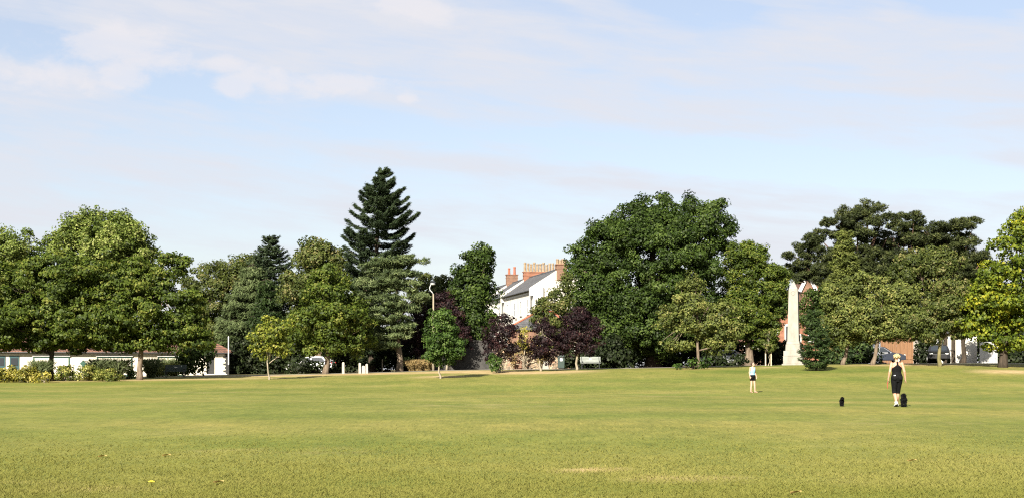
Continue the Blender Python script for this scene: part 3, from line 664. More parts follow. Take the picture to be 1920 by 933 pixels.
tree('shrub', 'small bright green bush at the foot of the twiggy plum', 'shrub', 931, gd(931, 698, 80, 110) - .6,
     [(931, 684, 14, 15), (928, 672, 10, 12)], 'round', 31, .03, (931, 675), 0, 5, 6, spike=.25)
tree('laburnum_tree', 'yellow-green bushy tree in front of the white gable wall', 'tree', 1030, 118,
     [(1035, 585, 34, 36), (1014, 600, 20, 30), (1052, 560, 22, 30), (1064, 530, 14, 24), (1030, 640, 30, 40), (1036, 560, 16, 16)], 'lime', 32, .16, (1030, 570), 0, 7, 10, mat='russet', cov=1.1)
# big oak and neighbours
tree('oak_tree', 'huge dark green oak dominating the centre right of the park edge', 'tree', 1225, 124,
     [(1225, 500, 145, 118), (1225, 440, 80, 62), (1300, 432, 64, 54), (1150, 470, 66, 66), (1335, 440, 45, 42), (1120, 540, 58, 76), (1230, 600, 150, 80), (1150, 620, 95, 50), (1320, 600, 70, 70), (1290, 412, 40, 30), (1185, 410, 40, 34), (1160, 402, 22, 18), (1205, 384, 24, 20), (1243, 379, 25, 19), (1288, 386, 24, 20), (1336, 390, 26, 20), (1366, 425, 16, 24), (1122, 440, 20, 24), (1125, 645, 55, 24), (1200, 650, 70, 22), (1090, 600, 34, 50), (1088, 530, 24, 44), (1078, 565, 20, 36), (1105, 490, 42, 56), (1135, 430, 38, 34), (1092, 500, 24, 34)], 'oak', 33, .6, (1225, 420), 0, 14, 26)
tree('chestnut_tree', 'olive green tree with yellowing top between the oak and the obelisk', 'tree', 1405, 123,
     [(1400, 500, 36, 52), (1392, 482, 34, 34), (1418, 490, 30, 36), (1440, 535, 44, 44), (1462, 525, 20, 30), (1374, 500, 30, 56), (1405, 590, 55, 58), (1450, 590, 26, 45), (1385, 555, 40, 50), (1458, 535, 24, 42), (1430, 630, 45, 26)], 'lime', 34, .34, (1405, 480), 0, 9, 14, mat='hornbeam')
tree('hawthorn_tree', 'loose light green tree with bare pale branches in front of the oak', 'tree', 1312, gd(1312, 690, 85, 112),
     [(1305, 600, 55, 42), (1290, 565, 34, 38), (1300, 535, 22, 26), (1345, 600, 42, 44), (1262, 610, 32, 26), (1270, 645, 38, 10), (1345, 640, 34, 26), (1378, 615, 24, 28), (1255, 585, 22, 18)], 'lime', 35, .11, (1300, 540), .1, 14, 34, cov=.8, spike=.3)
tree('shrub', 'tangle of low green suckers around the foot of the loose light green tree', 'shrub', 1300, gd(1300, 691, 85, 112) - .8,
     [(1300, 682, 32, 10), (1280, 686, 22, 6), (1322, 682, 18, 9)], 'oak', 36, .04, (1300, 680), 0, 6, 8, spike=.3, mat='round')
# right side pines
def pine(name, label, px, Y, ells, seed, tr, top, forks, cov=1.0, nl=9):
    rg = random.Random(seed); es = []
    for (x, y, a, b) in ells:
        k = 6 if a > 24 else 4
        for i in range(k):
            es.append((x + rg.uniform(-.8, .8) * a, y + rg.uniform(-.45, .55) * b, a * rg.uniform(.42, .72), b * rg.uniform(.5, .85), rg.uniform(-1.6, 1.6)))
    return tree(name, label, 'tree', px, Y, es, 'pine', seed, tr, top, .3, nl + 6, 30, depth=1.0, cov=cov * .8, forks=forks, spike=.3, back=.7)
pine('pine_tree', 'dark pine with the highest tufted crown rising behind the obelisk', 1600, 127,
     [(1632, 388, 26, 18), (1650, 410, 30, 16), (1600, 405, 30, 16), (1570, 418, 34, 16), (1608, 432, 40, 16), (1545, 445, 34, 16), (1520, 462, 26, 15), (1500, 480, 24, 14), (1560, 475, 40, 18), (1512, 499, 30, 15), (1486, 503, 18, 16), (1512, 515, 16, 9), (1489, 520, 17, 12), (1600, 465, 40, 20), (1640, 440, 36, 16), (1490, 495, 18, 12), (1550, 520, 50, 18), (1650, 470, 35, 18), (1545, 500, 34, 18), (1610, 500, 50, 22), (1575, 395, 14, 12), (1475, 478, 10, 9)], 41, .36, (1625, 400), [(1540, 450, .14, .5), (1500, 485, .1, .45), (1650, 420, .12, .65)])
pine('pine_tree', 'dark flat-topped pine in the middle of the pine group', 1690, 130,
     [(1705, 412, 30, 14), (1690, 430, 36, 15), (1720, 440, 34, 14), (1680, 455, 40, 15), (1730, 460, 30, 14), (1700, 480, 50, 18), (1690, 505, 55, 20), (1660, 520, 50, 22)], 42, .3, (1702, 420), [(1735, 450, .12, .6), (1670, 450, .12, .55)])
pine('pine_tree', 'dark pine reaching out to the right with flat tufted branches', 1770, 128,
     [(1812, 415, 26, 15), (1780, 425, 34, 13), (1745, 430, 28, 12), (1800, 448, 36, 13), (1760, 452, 40, 13), (1810, 480, 36, 14), (1765, 490, 50, 18), (1830, 500, 18, 12), (1800, 520, 40, 16), (1780, 505, 50, 20), (1838, 480, 16, 14), (1790, 465, 40, 14)], 43, .32, (1775, 430), [(1815, 425, .12, .6), (1745, 440, .1, .6), (1825, 490, .1, .4)])
conifer('cypress_tree', 'pale green column-shaped conifer in front of the tallest pine', 'tree', 1583, 119, (1583, 437), [(690, 1545, 1622), (600, 1546, 1620), (530, 1550, 1616), (490, 1556, 1608), (460, 1568, 1598)], 'lime', 44, .22, .42, 10, .1, .3, (.3, .1), .3, 100)
tree('lime_tree', 'olive green round tree on a tan trunk just right of the obelisk', 'tree', 1580, gd(1580, 683, 85, 113),
     [(1605, 590, 66, 58), (1580, 565, 42, 42), (1640, 560, 48, 52), (1560, 620, 34, 40), (1650, 610, 48, 40), (1610, 535, 40, 30)], 'lime', 45, .14, (1600, 550), .1, 10, 18, forks=[(1560, 600, .07, .4), (1620, 580, .07, .45)])
tree('lime_tree', 'olive green tree on a dark trunk beside the parked blue car', 'tree', 1636, gd(1636, 686, 85, 113) + 3,
     [(1690, 560, 44, 50), (1670, 600, 50, 42), (1640, 600, 45, 42), (1700, 610, 34, 34)], 'lime', 46, .15, (1660, 560), .1, 8, 14)
tree('chestnut_tree', 'olive and bronze topped tree standing below the right-hand pines', 'tree', 1735, 121,
     [(1730, 500, 62, 34), (1760, 490, 50, 30), (1705, 520, 50, 40), (1770, 540, 56, 52), (1740, 580, 60, 50)], 'russet', 47, .26, (1735, 500), 0, 8, 14)
tree('ash_tree', 'grey-green tree on a mossy pale trunk right of the walking woman', 'tree', 1762, gd(1762, 686, 85, 113),
     [(1770, 580, 52, 44), (1745, 610, 40, 34), (1800, 600, 32, 38), (1780, 545, 34, 30), (1715, 600, 28, 30)], 'lime', 48, .13, (1768, 560), .0, 10, 16, bark='bark_moss', mat='russet')
tree('ash_tree', 'thin dark-trunked tree between the white garage wall and the yellow-green tree', 'tree', 1806, 112.5, [(1808, 600, 30, 26), (1820, 575, 28, 30), (1795, 615, 20, 16)], 'lime', 58, .2, (1808, 590), 0, 7, 10, mat='russet', bark='bark_dark')
tree('maple_tree', 'bright yellow-green tree cut by the right edge of the photo', 'tree', 1880, gd(1880, 688, 85, 112),
     [(1905, 560, 92, 80), (1920, 470, 66, 62), (1935, 425, 50, 46), (1860, 520, 42, 38), (1850, 600, 44, 48), (1890, 635, 70, 30), (1960, 600, 80, 70)], 'maple', 49, .26, (1910, 450), 0, 12, 20, forks=[(1840, 590, .1, .35), (1950, 560, .12, .4)])
conifer('fir_tree', 'small dark fir with layered sprays in front of the obelisk base', 'tree', 1530, gd(1530, 694, 80, 112), (1527, 583),
        [(684, 1508, 1556), (672, 1496, 1566), (650, 1500, 1562), (620, 1507, 1556), (600, 1514, 1542)], 'fir', 50, .06, .36, 8, .08, .16, (.26, .06), .26, 95)
tree('young_tree', 'tiny staked sapling left of the obelisk', 'tree', 1441, gd(1441, 685, 85, 113),
     [(1441, 645, 17, 18), (1441, 628, 12, 14)], 'young', 51, .03, (1441, 625), 0, 5, 6, mat='russet', spike=.2)
tree('broadleaf_tree', 'dark leafy tree behind the white wall at the far right', 'tree', 1800, 140, [(1830, 560, 60, 60), (1790, 560, 50, 50), (1860, 590, 50, 50)], 'oak', 52, .3, (1810, 560), 0, 6, 8)
tree('broadleaf_tree', 'dark leafy tree covering the brick house front just right of the obelisk', 'tree', 1540, 145, [(1535, 565, 24, 26), (1556, 545, 22, 34), (1513, 576, 20, 26), (1522, 553, 15, 13), (1508, 600, 16, 16), (1545, 600, 30, 30)], 'oak', 53, .2, (1540, 560), 0, 6, 8)
tree('broadleaf_tree', 'dark leafy tree covering the brick house front just left of the obelisk', 'tree', 1452, 140, [(1455, 545, 22, 34), (1438, 575, 24, 30), (1467, 568, 17, 34)], 'oak', 54, .2, (1452, 560), 0, 6, 8)
# dark hedges and thickets in the shade
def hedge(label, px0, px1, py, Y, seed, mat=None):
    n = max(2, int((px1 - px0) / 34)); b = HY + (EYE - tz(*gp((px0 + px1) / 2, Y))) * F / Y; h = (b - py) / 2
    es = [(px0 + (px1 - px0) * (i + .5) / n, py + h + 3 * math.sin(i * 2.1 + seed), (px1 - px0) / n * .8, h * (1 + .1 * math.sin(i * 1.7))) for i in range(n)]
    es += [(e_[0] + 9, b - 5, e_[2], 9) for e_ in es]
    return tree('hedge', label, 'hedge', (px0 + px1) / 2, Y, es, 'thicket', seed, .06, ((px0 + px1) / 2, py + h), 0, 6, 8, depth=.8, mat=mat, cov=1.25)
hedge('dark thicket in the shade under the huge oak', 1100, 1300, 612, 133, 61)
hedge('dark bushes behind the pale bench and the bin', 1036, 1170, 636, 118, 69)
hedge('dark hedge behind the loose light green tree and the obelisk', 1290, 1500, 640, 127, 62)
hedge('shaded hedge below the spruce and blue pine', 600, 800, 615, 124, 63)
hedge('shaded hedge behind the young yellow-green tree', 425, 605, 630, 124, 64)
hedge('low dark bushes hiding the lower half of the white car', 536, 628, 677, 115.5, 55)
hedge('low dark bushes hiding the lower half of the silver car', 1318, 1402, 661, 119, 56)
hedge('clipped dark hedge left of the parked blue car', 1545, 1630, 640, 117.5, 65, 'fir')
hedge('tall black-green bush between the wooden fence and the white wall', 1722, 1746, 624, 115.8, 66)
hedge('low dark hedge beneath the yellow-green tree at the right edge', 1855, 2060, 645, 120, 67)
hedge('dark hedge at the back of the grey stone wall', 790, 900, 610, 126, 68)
# a far wood closing the view behind everything: one mass
rng = np.random.default_rng(77)
n = 700; cx = rng.uniform(-130, 130, n); cyy = rng.uniform(205, 235, n); top = 6 + 2 * np.sin(cx * .12) + 1.2 * np.sin(cx * .31)
C = np.stack([cx, cyy, 2 + top * np.sqrt(rng.random(n))], 1); C[(C[:, 0] > -8) & (C[:, 0] < 16), 2] *= .45
p, nn, t, l, w, v = clump_leaves(rng, C, nrm(rng.normal(size=C.shape) + np.array((0, -.6, .3))), rng.uniform(1.3, 2.2, len(C)), .9, .65, .8, .8)
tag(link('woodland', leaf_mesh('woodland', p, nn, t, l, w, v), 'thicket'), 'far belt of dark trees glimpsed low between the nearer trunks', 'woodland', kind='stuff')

# shrubs and grass clumps before the pavilion
def shrub(name, label, px, py, w, h, sp, mat, seed, group=None):
    return tree(name, label, 'shrub', px, gd(px, py, 85, 112), [(px, py - h * .5, w * .5, h * .52), (px - w * .2, py - h * .4, w * .32, h * .4), (px + w * .22, py - h * .42, w * .3, h * .42)], sp, seed, .025, (px, py - h * .6), 0, 5, 4, group, mat=mat, spike=.25)
shrub('shrub', 'gold variegated shrub at the left edge of the bed', 12, 716, 46, 34, 'round', 'variegated', 71)
shrub('shrub', 'gold variegated shrub left of the dark trunk', 52, 716, 50, 32, 'round', 'variegated', 72)
shrub('shrub', 'yellow-green shrub just right of the dark trunk', 124, 713, 44, 30, 'round', 'laurel', 73)
shrub('shrub', 'yellow-tipped shrub beneath the green diamond', 164, 713, 48, 30, 'round', 'laurel', 74)
shrub('shrub', 'yellow-tipped shrub between the two broad grass clumps', 200, 714, 40, 22, 'round', 'laurel', 70)
shrub('shrub', 'gold variegated shrub just left of the dark trunk', 84, 717, 30, 22, 'round', 'variegated', 93)
shrub('shrub', 'low green shrub left of the pale brown trunk', 240, 710, 30, 22, 'round', 'round', 75)
shrub('shrub', 'mottled low shrub behind the dark bench', 318, 703, 90, 24, 'round', 'laurel', 76)
shrub('shrub', 'mottled green shrub left of the dark bench', 294, 706, 30, 26, 'round', 'laurel', 77)
shrub('shrub', 'dark bushy evergreen at the right corner of the pavilion', 366, 704, 62, 78, 'oak', 'oak', 78)
shrub('shrub', 'low bush right of the young yellow tree', 560, 699, 46, 16, 'round', 'thicket', 79)
def grass_clump(label, px, py, w, h, seed, mat='miscanthus', n=1000, group=None, name='ornamental_grass'):
    rng = np.random.default_rng(seed); Y = gd(px, py, 85, 114); s = Y / F; base = G(px, Y)
    root = thing(name, label, 'grass clump', base, 0, group)
    a = rng.uniform(0, 2 * PI, n); q = np.sqrt(rng.random(n)); H = h * s * rng.uniform(.6, 1.05, n); R0 = w * s * .17 * q; lean = w * s * .5 * q * rng.uniform(.5, 1.3, n)
    segs = []; d = np.stack([np.cos(a), np.sin(a), 0 * a], 1)
    P = []; T = []; V = rng.random(n) * .7 + .15; vv = []
    for t0, t1 in ((0, .35), (.35, .7), (.7, 1.0)):
        def at(t): return d * (R0 + lean * t * t)[:, None] + np.stack([0 * a, 0 * a, H * (t - .12 * t ** 3)], 1)
        p0, p1 = at(t0), at(t1); P.append((p0 + p1) / 2); T.append(p1 - p0); vv.append(V)
    P = np.concatenate(P); T = np.concatenate(T); L = np.linalg.norm(T, axis=1) * 1.25; nn = nrm(rng.normal(size=P.shape) + np.array((0, -.4, .2)))
    link('blades', leaf_mesh('blades', P, nn, nrm(T), L, np.full(len(L), .035), np.concatenate(vv), 0), mat, root)
    return root
grass_clump('tall ornamental grass clump left of the dark trunk', 78, 714, 44, 46, 81)
grass_clump('tall ornamental grass clump below the left green-framed panel end', 186, 712, 46, 46, 82)
grass_clump('broad ornamental grass clump in front of the middle green-framed panel', 218, 711, 56, 46, 83)
grass_clump('grey-green ornamental grass clump right of the pale brown trunk', 283, 707, 38, 42, 84)
grass_clump('grey-green ornamental grass clump above the dark bench back', 322, 702, 50, 38, 85)
for i, (px, w) in enumerate(((772, 22), (786, 24), (802, 24))):
    grass_clump(('dry straw-coloured stems right of the leaning pine trunk', 'dry reedy stems in the middle of the straw patch', 'dry reedy stems beside the lamp post foot')[i], px, 694, w + 8, 24, 86 + i, 'straw', 700, name='dry_stems')

# ------------------------------------------------------------------ small things on the lawn
for px, py, lab in ((282, 916, 'yellow flower near the bottom left of the lawn'),):
    Y = gd(px, py, 16, 60); b = G(px, Y); r = thing('dandelion', lab, 'flower', b)
    MB().tube([(0, 0, 0), (.01, 0, .05), (.012, .004, .085)], .004, 5).obj('stem', 'grass', r)
    m_ = MB()
    for k in range(14):
        a = 2 * PI * k / 14; m_.tube([(.012, .004, .085), (.012 + .022 * math.cos(a), .004 + .022 * math.sin(a), .1), (.012 + .042 * math.cos(a), .004 + .042 * math.sin(a), .094)], [.006, .009, .002], 5)
    m_.obj('bloom', 'yellow', r)
for px, py, lab in ((1710, 866, 'curled dry leaf on the grass at the lower right'), (1492, 927, 'dry leaf on the grass at the bottom edge'), (410, 907, 'pale dry leaf on the grass at the lower left'), (312, 856, 'yellowish dry leaf in the left part of the lawn, beyond the flower'), (192, 858, 'yellowish dry leaf on the lawn, leftmost of all the leaves')):
    Y = gd(px, py, 16, 60); b = G(px, Y); vs = []
    for i in range(7):
        t = i / 6; w = .035 * math.sin(PI * (.08 + .9 * t))
        vs += [(-.07 + .14 * t, -w, .035 + .02 * math.sin(t * 3)), (-.07 + .14 * t, 0, .022 + .03 * t * t), (-.07 + .14 * t, w, .04 + .015 * t)]
    o = MB().add(vs, [(i * 3 + k, i * 3 + k + 1, i * 3 + k + 4, i * 3 + k + 3) for i in range(6) for k in (0, 1)]).obj('fallen_leaf', 'litter')
    o.location = b; tag(o, lab, 'leaf')
# ------------------------------------------------------------------ pavilion (left)
PY = 122.0; s = PY / F
pv = thing('pavilion', 'low cream pavilion with red clay tile roof and green trimmed panels at the left', 'pavilion', (W(430, 0, PY).x, PY, tz(W(430, 0, PY).x, PY)), math.radians(11.6))
def lx(px): return (px - 430) * s
zb = pv.location.z
def lz(py): return EYE + (HY - py) * s - zb
wl = lz(660); x0, x1 = lx(-140), lx(426)
mb = MB(); mb.box(x0, 0, -1.0, lx(388), .3, wl); mb.box(lx(388), .0, lz(668), lx(403), .3, wl); mb.box(lx(403), 0, -.3, x1, .3, wl)
mb.box(x0, 6.7, -1, x1, 7, wl); mb.box(x0, .3, -1, x0 + .3, 6.7, wl); mb.box(x1 - .3, .3, -.3, x1, 6.7, wl)
wall = mb.obj('wall', 'cream', pv)
ez, rz_ = lz(659), lz(635); ov = .35
e = [(x0 - ov, -ov, ez), (x1 + ov, -ov, ez), (x1 + ov, 7 + ov, ez), (x0 - ov, 7 + ov, ez)]
rg = [(x0 + 3, 3.5, rz_ + .5), (x1 - 2.6, 3.5, rz_ + .5)]
mb = MB(); d = (0, 0, -.12)
mb.add(e + rg + [tuple(np.add(v, d)) for v in e], [(0, 1, 5, 4), (1, 2, 5), (2, 3, 4, 5), (3, 0, 4), (6, 7, 1, 0), (7, 8, 2, 1), (8, 9, 3, 2), (9, 6, 0, 3), (9, 8, 7, 6)])
roof = mb.obj('roof', 'tile', pv)
mb = MB(); mb.tube([rg[0], rg[1]], .11, 8); mb.tube([rg[1], e[1]], .1, 8); mb.tube([rg[1], e[2]], .1, 8); mb.obj('ridge_tile', 'tile', roof)
MB().tube([(x0 - ov, -ov - .06, ez - .1), (x1 + ov, -ov - .06, ez - .1)], .06, 8).obj('gutter', 'black_paint', pv)
MB().box(x0, -.045, wl - .25, x1 - .25, -.002, wl - .14).obj('fascia', 'white_paint', pv)
def gframe(a, b, py0, py1, t=.11, dep=.06):
    z0, z1 = lz(py1), lz(py0); xa, xb = lx(a), lx(b)
    q = MB(); q.box(xa, -dep, z1 - t, xb, -.002, z1); q.box(xa, -dep, z0, xa + t, -.002, z1 - t); q.box(xb - t, -dep, z0, xb, -.002, z1 - t); q.box(xa + t, -dep, z0, xb - t, -.002, z0 + t)
    fr = q.obj('panel_frame', 'green_paint', pv); MB().box(xa + t + .002, -.03, z0 + t + .002, xb - t - .002, -.003, z1 - t - .002).obj('panel', 'cream', fr)
    MB().box(xa - .05, -.16, z1 + .002, xb + .05, -.003, z1 + .06).obj('canopy', 'steel', fr)
for a, b in ((79, 143), (191, 254), (300, 345)): gframe(a, b, 668, 704)
for a, b in ((14, 31), (38, 55), (-12, 7), (-60, -30)):
    q = MB(); q.box(lx(a), -.05, lz(712), lx(b), -.002, lz(667)); dr = q.obj('door', 'teal_paint', pv)
    MB().box(lx(a) + .12, -.07, lz(685), lx(b) - .12, -.052, lz(671)).obj('pane', 'glass', dr)
    MB().ball((lx(b) - .1, -.085, lz(692)), .035).obj('handle', 'steel', dr)
q = MB(); dz = lz(681); hx = lx(167); r_ = .30
q.add([(hx - r_, -.05, dz), (hx, -.05, dz - r_), (hx + r_, -.05, dz), (hx, -.05, dz + r_), (hx - r_, -.003, dz), (hx, -.003, dz - r_), (hx + r_, -.003, dz), (hx, -.003, dz + r_)],
      [(0, 1, 2, 3), (7, 6, 5, 4), (0, 4, 5, 1), (1, 5, 6, 2), (2, 6, 7, 3), (3, 7, 4, 0)])
q.obj('diamond_plaque', 'green_paint', pv)
MB().box(lx(388) + .01, .25, -.1, lx(403) - .01, .29, lz(668)).obj('door', 'black_paint', pv)
q = MB()
for k in range(7): q.box(x1 - (.34 if k % 2 else .2), -.03, -.1 + k * .3 + .02, x1 + .03, -.002, -.1 + k * .3 + .18)
q.box(x1 - .14, -.028, -.3, x1 + .028, -.004, wl - .1); q.obj('quoin', 'black_paint', pv)
MB().box(lx(380), -1.2, -.35, x1, -.003, .06).obj('step', 'white', pv)
pl = thing('white_pole', 'thin white pole standing beside the right end of the pavilion', 'pole', G(428.5, PY - .8))
h = EYE + (HY - 631) * (PY - .8) / F - pl.location.z
MB().lathe(0, 0, [(.055, -.1), (.055, .9), (.05, h)], 10).obj('shaft', 'white_paint', pl); MB().ball((0, 0, h), .06).obj('cap', 'white_paint', pl)
MB().lathe(0, 0, [(.08, .0), (.08, .85)], 10).obj('sleeve', 'black_paint', pl)

# ------------------------------------------------------------------ white terraced houses (centre)
def house_frame(px, Y, uang, name, label, cat, group=None):
    b = G(px, Y); return thing(name, label, cat, b, uang, group)
# local x = along the eaves, receding; local y = towards the ridge (to the right)
TY = 160.0; TS = TY / F
C0 = G(1000, TY); ua = math.atan2(.98, -.2)           # direction of u in plan
EV = EYE + (HY - 541) * TS; RD = EYE + (HY - 504) * TS
HD = 3.2
def terrace(L0, L1, label, chim, near):
    u = Vector((math.cos(ua), math.sin(ua), 0))
    org = Vector((C0.x, C0.y, 0)) + u * L0; org.z = tz(org.x, org.y)
    t = thing('terraced_house', label, 'house', org, ua, 'white terraced houses')
    e, r = EV - org.z, RD - org.z; L = L1 - L0
    # local y negative = to the right of u direction (towards ridge)
    q = MB(); q.prism([(0, -.5), (0, e), (-HD, r - .12), (-2 * HD, e), (-2 * HD, -.5)], 0.0, L, 'x')
    w = q.obj('wall', 'white', t)
    # slate roof slabs
    q = MB(); th = .14
    for sg in (0, 1):
        ya, yb = (.32, -HD) if sg == 0 else (-2 * HD - .32, -HD)
        sl_ = (r - e) / HD; za = e - .32 * sl_; p = [(.2, ya, za), (L, ya, za), (L, yb, r), (.2, yb, r)]
        q.add(p + [(a, b, c + th) for a, b, c in p], [(0, 1, 2, 3), (7, 6, 5, 4), (0, 4, 5, 1), (1, 5, 6, 2), (2, 6, 7, 3), (3, 7, 4, 0)])
    rf = q.obj('roof', 'slate', t)
    MB().tube([(.2, -HD, r + th), (L, -HD, r + th)], .1, 8).obj('ridge_tile', 'lead', rf)
    # parapet on the near gable / party wall
    sl_ = (r - e) / HD; a, b = -.02, .38; k_ = 0 if near else .12
    q = MB(); q.prism([(.42, e - .75), (.42, e + .12 + k_), (-HD, r + .2 + k_), (-2 * HD - .42, e + .12 + k_), (-2 * HD - .42, e - .75), (-2 * HD, e - .75), (-2 * HD, e - .1), (-HD, r - .1), (0, e - .1), (0, e - .75)], a, b, 'x')
    q.obj('parapet', 'white', t)
    MB().tube([(0.4, .36, e - .12), (L, .36, e - .12)], .075, 8).obj('gutter', 'lead', t)
    MB().box(.4, .0, e - .42, L, .06, e - .24).obj('cornice', 'white_paint', t)
    MB().tube([(.75, .12, e - .2), (.75, .12, 0)], .05, 8).obj('downpipe', 'lead', t)
    for lx_ in np.arange(2.8, L - 1, 3.9):
        for wz in (e - 2.75, e - 5.6):
            q = MB(); x_, w_, h_ = lx_, .45, 1.6; dd = .07
            q.box(x_ - w_ - .1, .003, wz, x_ - w_, dd, wz + h_); q.box(x_ + w_, .003, wz, x_ + w_ + .1, dd, wz + h_); q.box(x_ - w_ - .1, .003, wz + h_, x_ + w_ + .1, dd, wz + h_ + .14)
            q.box(x_ - w_, .003, wz + h_ * .5 - .03, x_ + w_, .03, wz + h_ * .5 + .03)
            fr = q.obj('window', 'white_paint', t)
            MB().box(x_ - w_ + .002, .003, wz, x_ + w_ - .002, .016, wz + h_ * .5 - .032).add([], []).box(x_ - w_ + .002, .003, wz + h_ * .5 + .032, x_ + w_ - .002, .016, wz + h_ - .002).obj('pane', 'glass', fr)
            MB().box(x_ - w_ - .16, .002, wz - .1, x_ + w_ + .16, .16, wz - .002).obj('sill', 'white_paint', fr)
    for (ya, yb, top, n, mat, pot, ph) in chim:
        q = MB(); q.box(-.12, ya, r - 1.2, .5, yb, top - org.z); q.box(-.19, ya - .08, top - org.z + .002, .57, yb + .08, top - org.z + .12); q.box(-.15, ya - .04, top - org.z - .42, .53, yb + .04, top - org.z - .32)
        st = q.obj('chimney', mat, t)
        for k in range(n):
            yy = ya + (yb - ya) * (k + .5) / n; tz0 = top - org.z + .12; hh = ph * (1 + .12 * math.sin(k * 2.3 + L0))
            MB().lathe(.19, yy, [(.19, tz0 + .003), (.17, tz0 + .1), (.145, tz0 + hh * .8), (.18, tz0 + hh * .86), (.15, tz0 + hh)], 10).obj('chimney_pot', pot, st)
    return t
zt = lambda py, Y: EYE + (HY - py) * Y / F
t1 = terrace(0, 17, 'nearest white house of the terrace with its slate roof and pale gable wall', [(-HD - .75, -HD + .5, zt(497, 161), 4, 'brick_dull', 'pot', .55)], True)
MB().tube([(-.08, -1.2, EV - t1.location.z + .15), (-.08, -1.2, 2)], .06, 8).obj('downpipe', 'lead', t1)
for wz in (3.2, 6.2):
    q = MB(); q.box(-.07, -5.6, wz, -.003, -5.5, wz + 1.6); q.box(-.07, -4.6, wz, -.003, -4.5, wz + 1.6); q.box(-.07, -5.6, wz + 1.602, -.003, -4.5, wz + 1.7)
    fr = q.obj('window', 'white_paint', t1); MB().box(-.02, -5.498, wz, -.003, -4.602, wz + 1.6).obj('pane', 'glass', fr)
terrace(17, 27.5, 'second white house of the terrace, with the long brick chimney stack on its wall', [(-6.9, -2.5, zt(510, 177), 11, 'brick', 'pot', 1.05)], False)
terrace(27.5, 47, 'far white house of the terrace with a red-potted small chimney', [(-3.9, -2.4, zt(515, 187), 2, 'brick_dull', 'redpot', .95)], False)
# lean-to in front
ob = G(992, 150); S = 150 / F
lt = thing('outbuilding', 'low building with a dark slate hipped roof and red ridge below the terrace', 'outbuilding', ob)
ez = zt(618, 150) - ob.z; rz1 = zt(583, 152) - ob.z
MB().box(-2.3, 0, -.3, 4.5, 5, ez).obj('wall', 'brick_dull', lt)
e = [(-2.6, -.3, ez), (4.8, -.3, ez), (4.8, 5.3, ez), (-2.6, 5.3, ez)]; rg = [(1.0, 2.4, rz1), (2.6, 2.4, rz1)]
rf = MB().add(e + rg, [(0, 1, 5, 4), (1, 2, 5), (2, 3, 4, 5), (3, 0, 4), (3, 2, 1, 0)]).obj('roof', 'slate', lt)
q = MB(); q.tube([e[0], rg[0]], .12, 8); q.tube([rg[0], rg[1]], .12, 8); q.tube([rg[1], e[1]], .12, 8); q.obj('ridge_tile', 'redpot', rf)

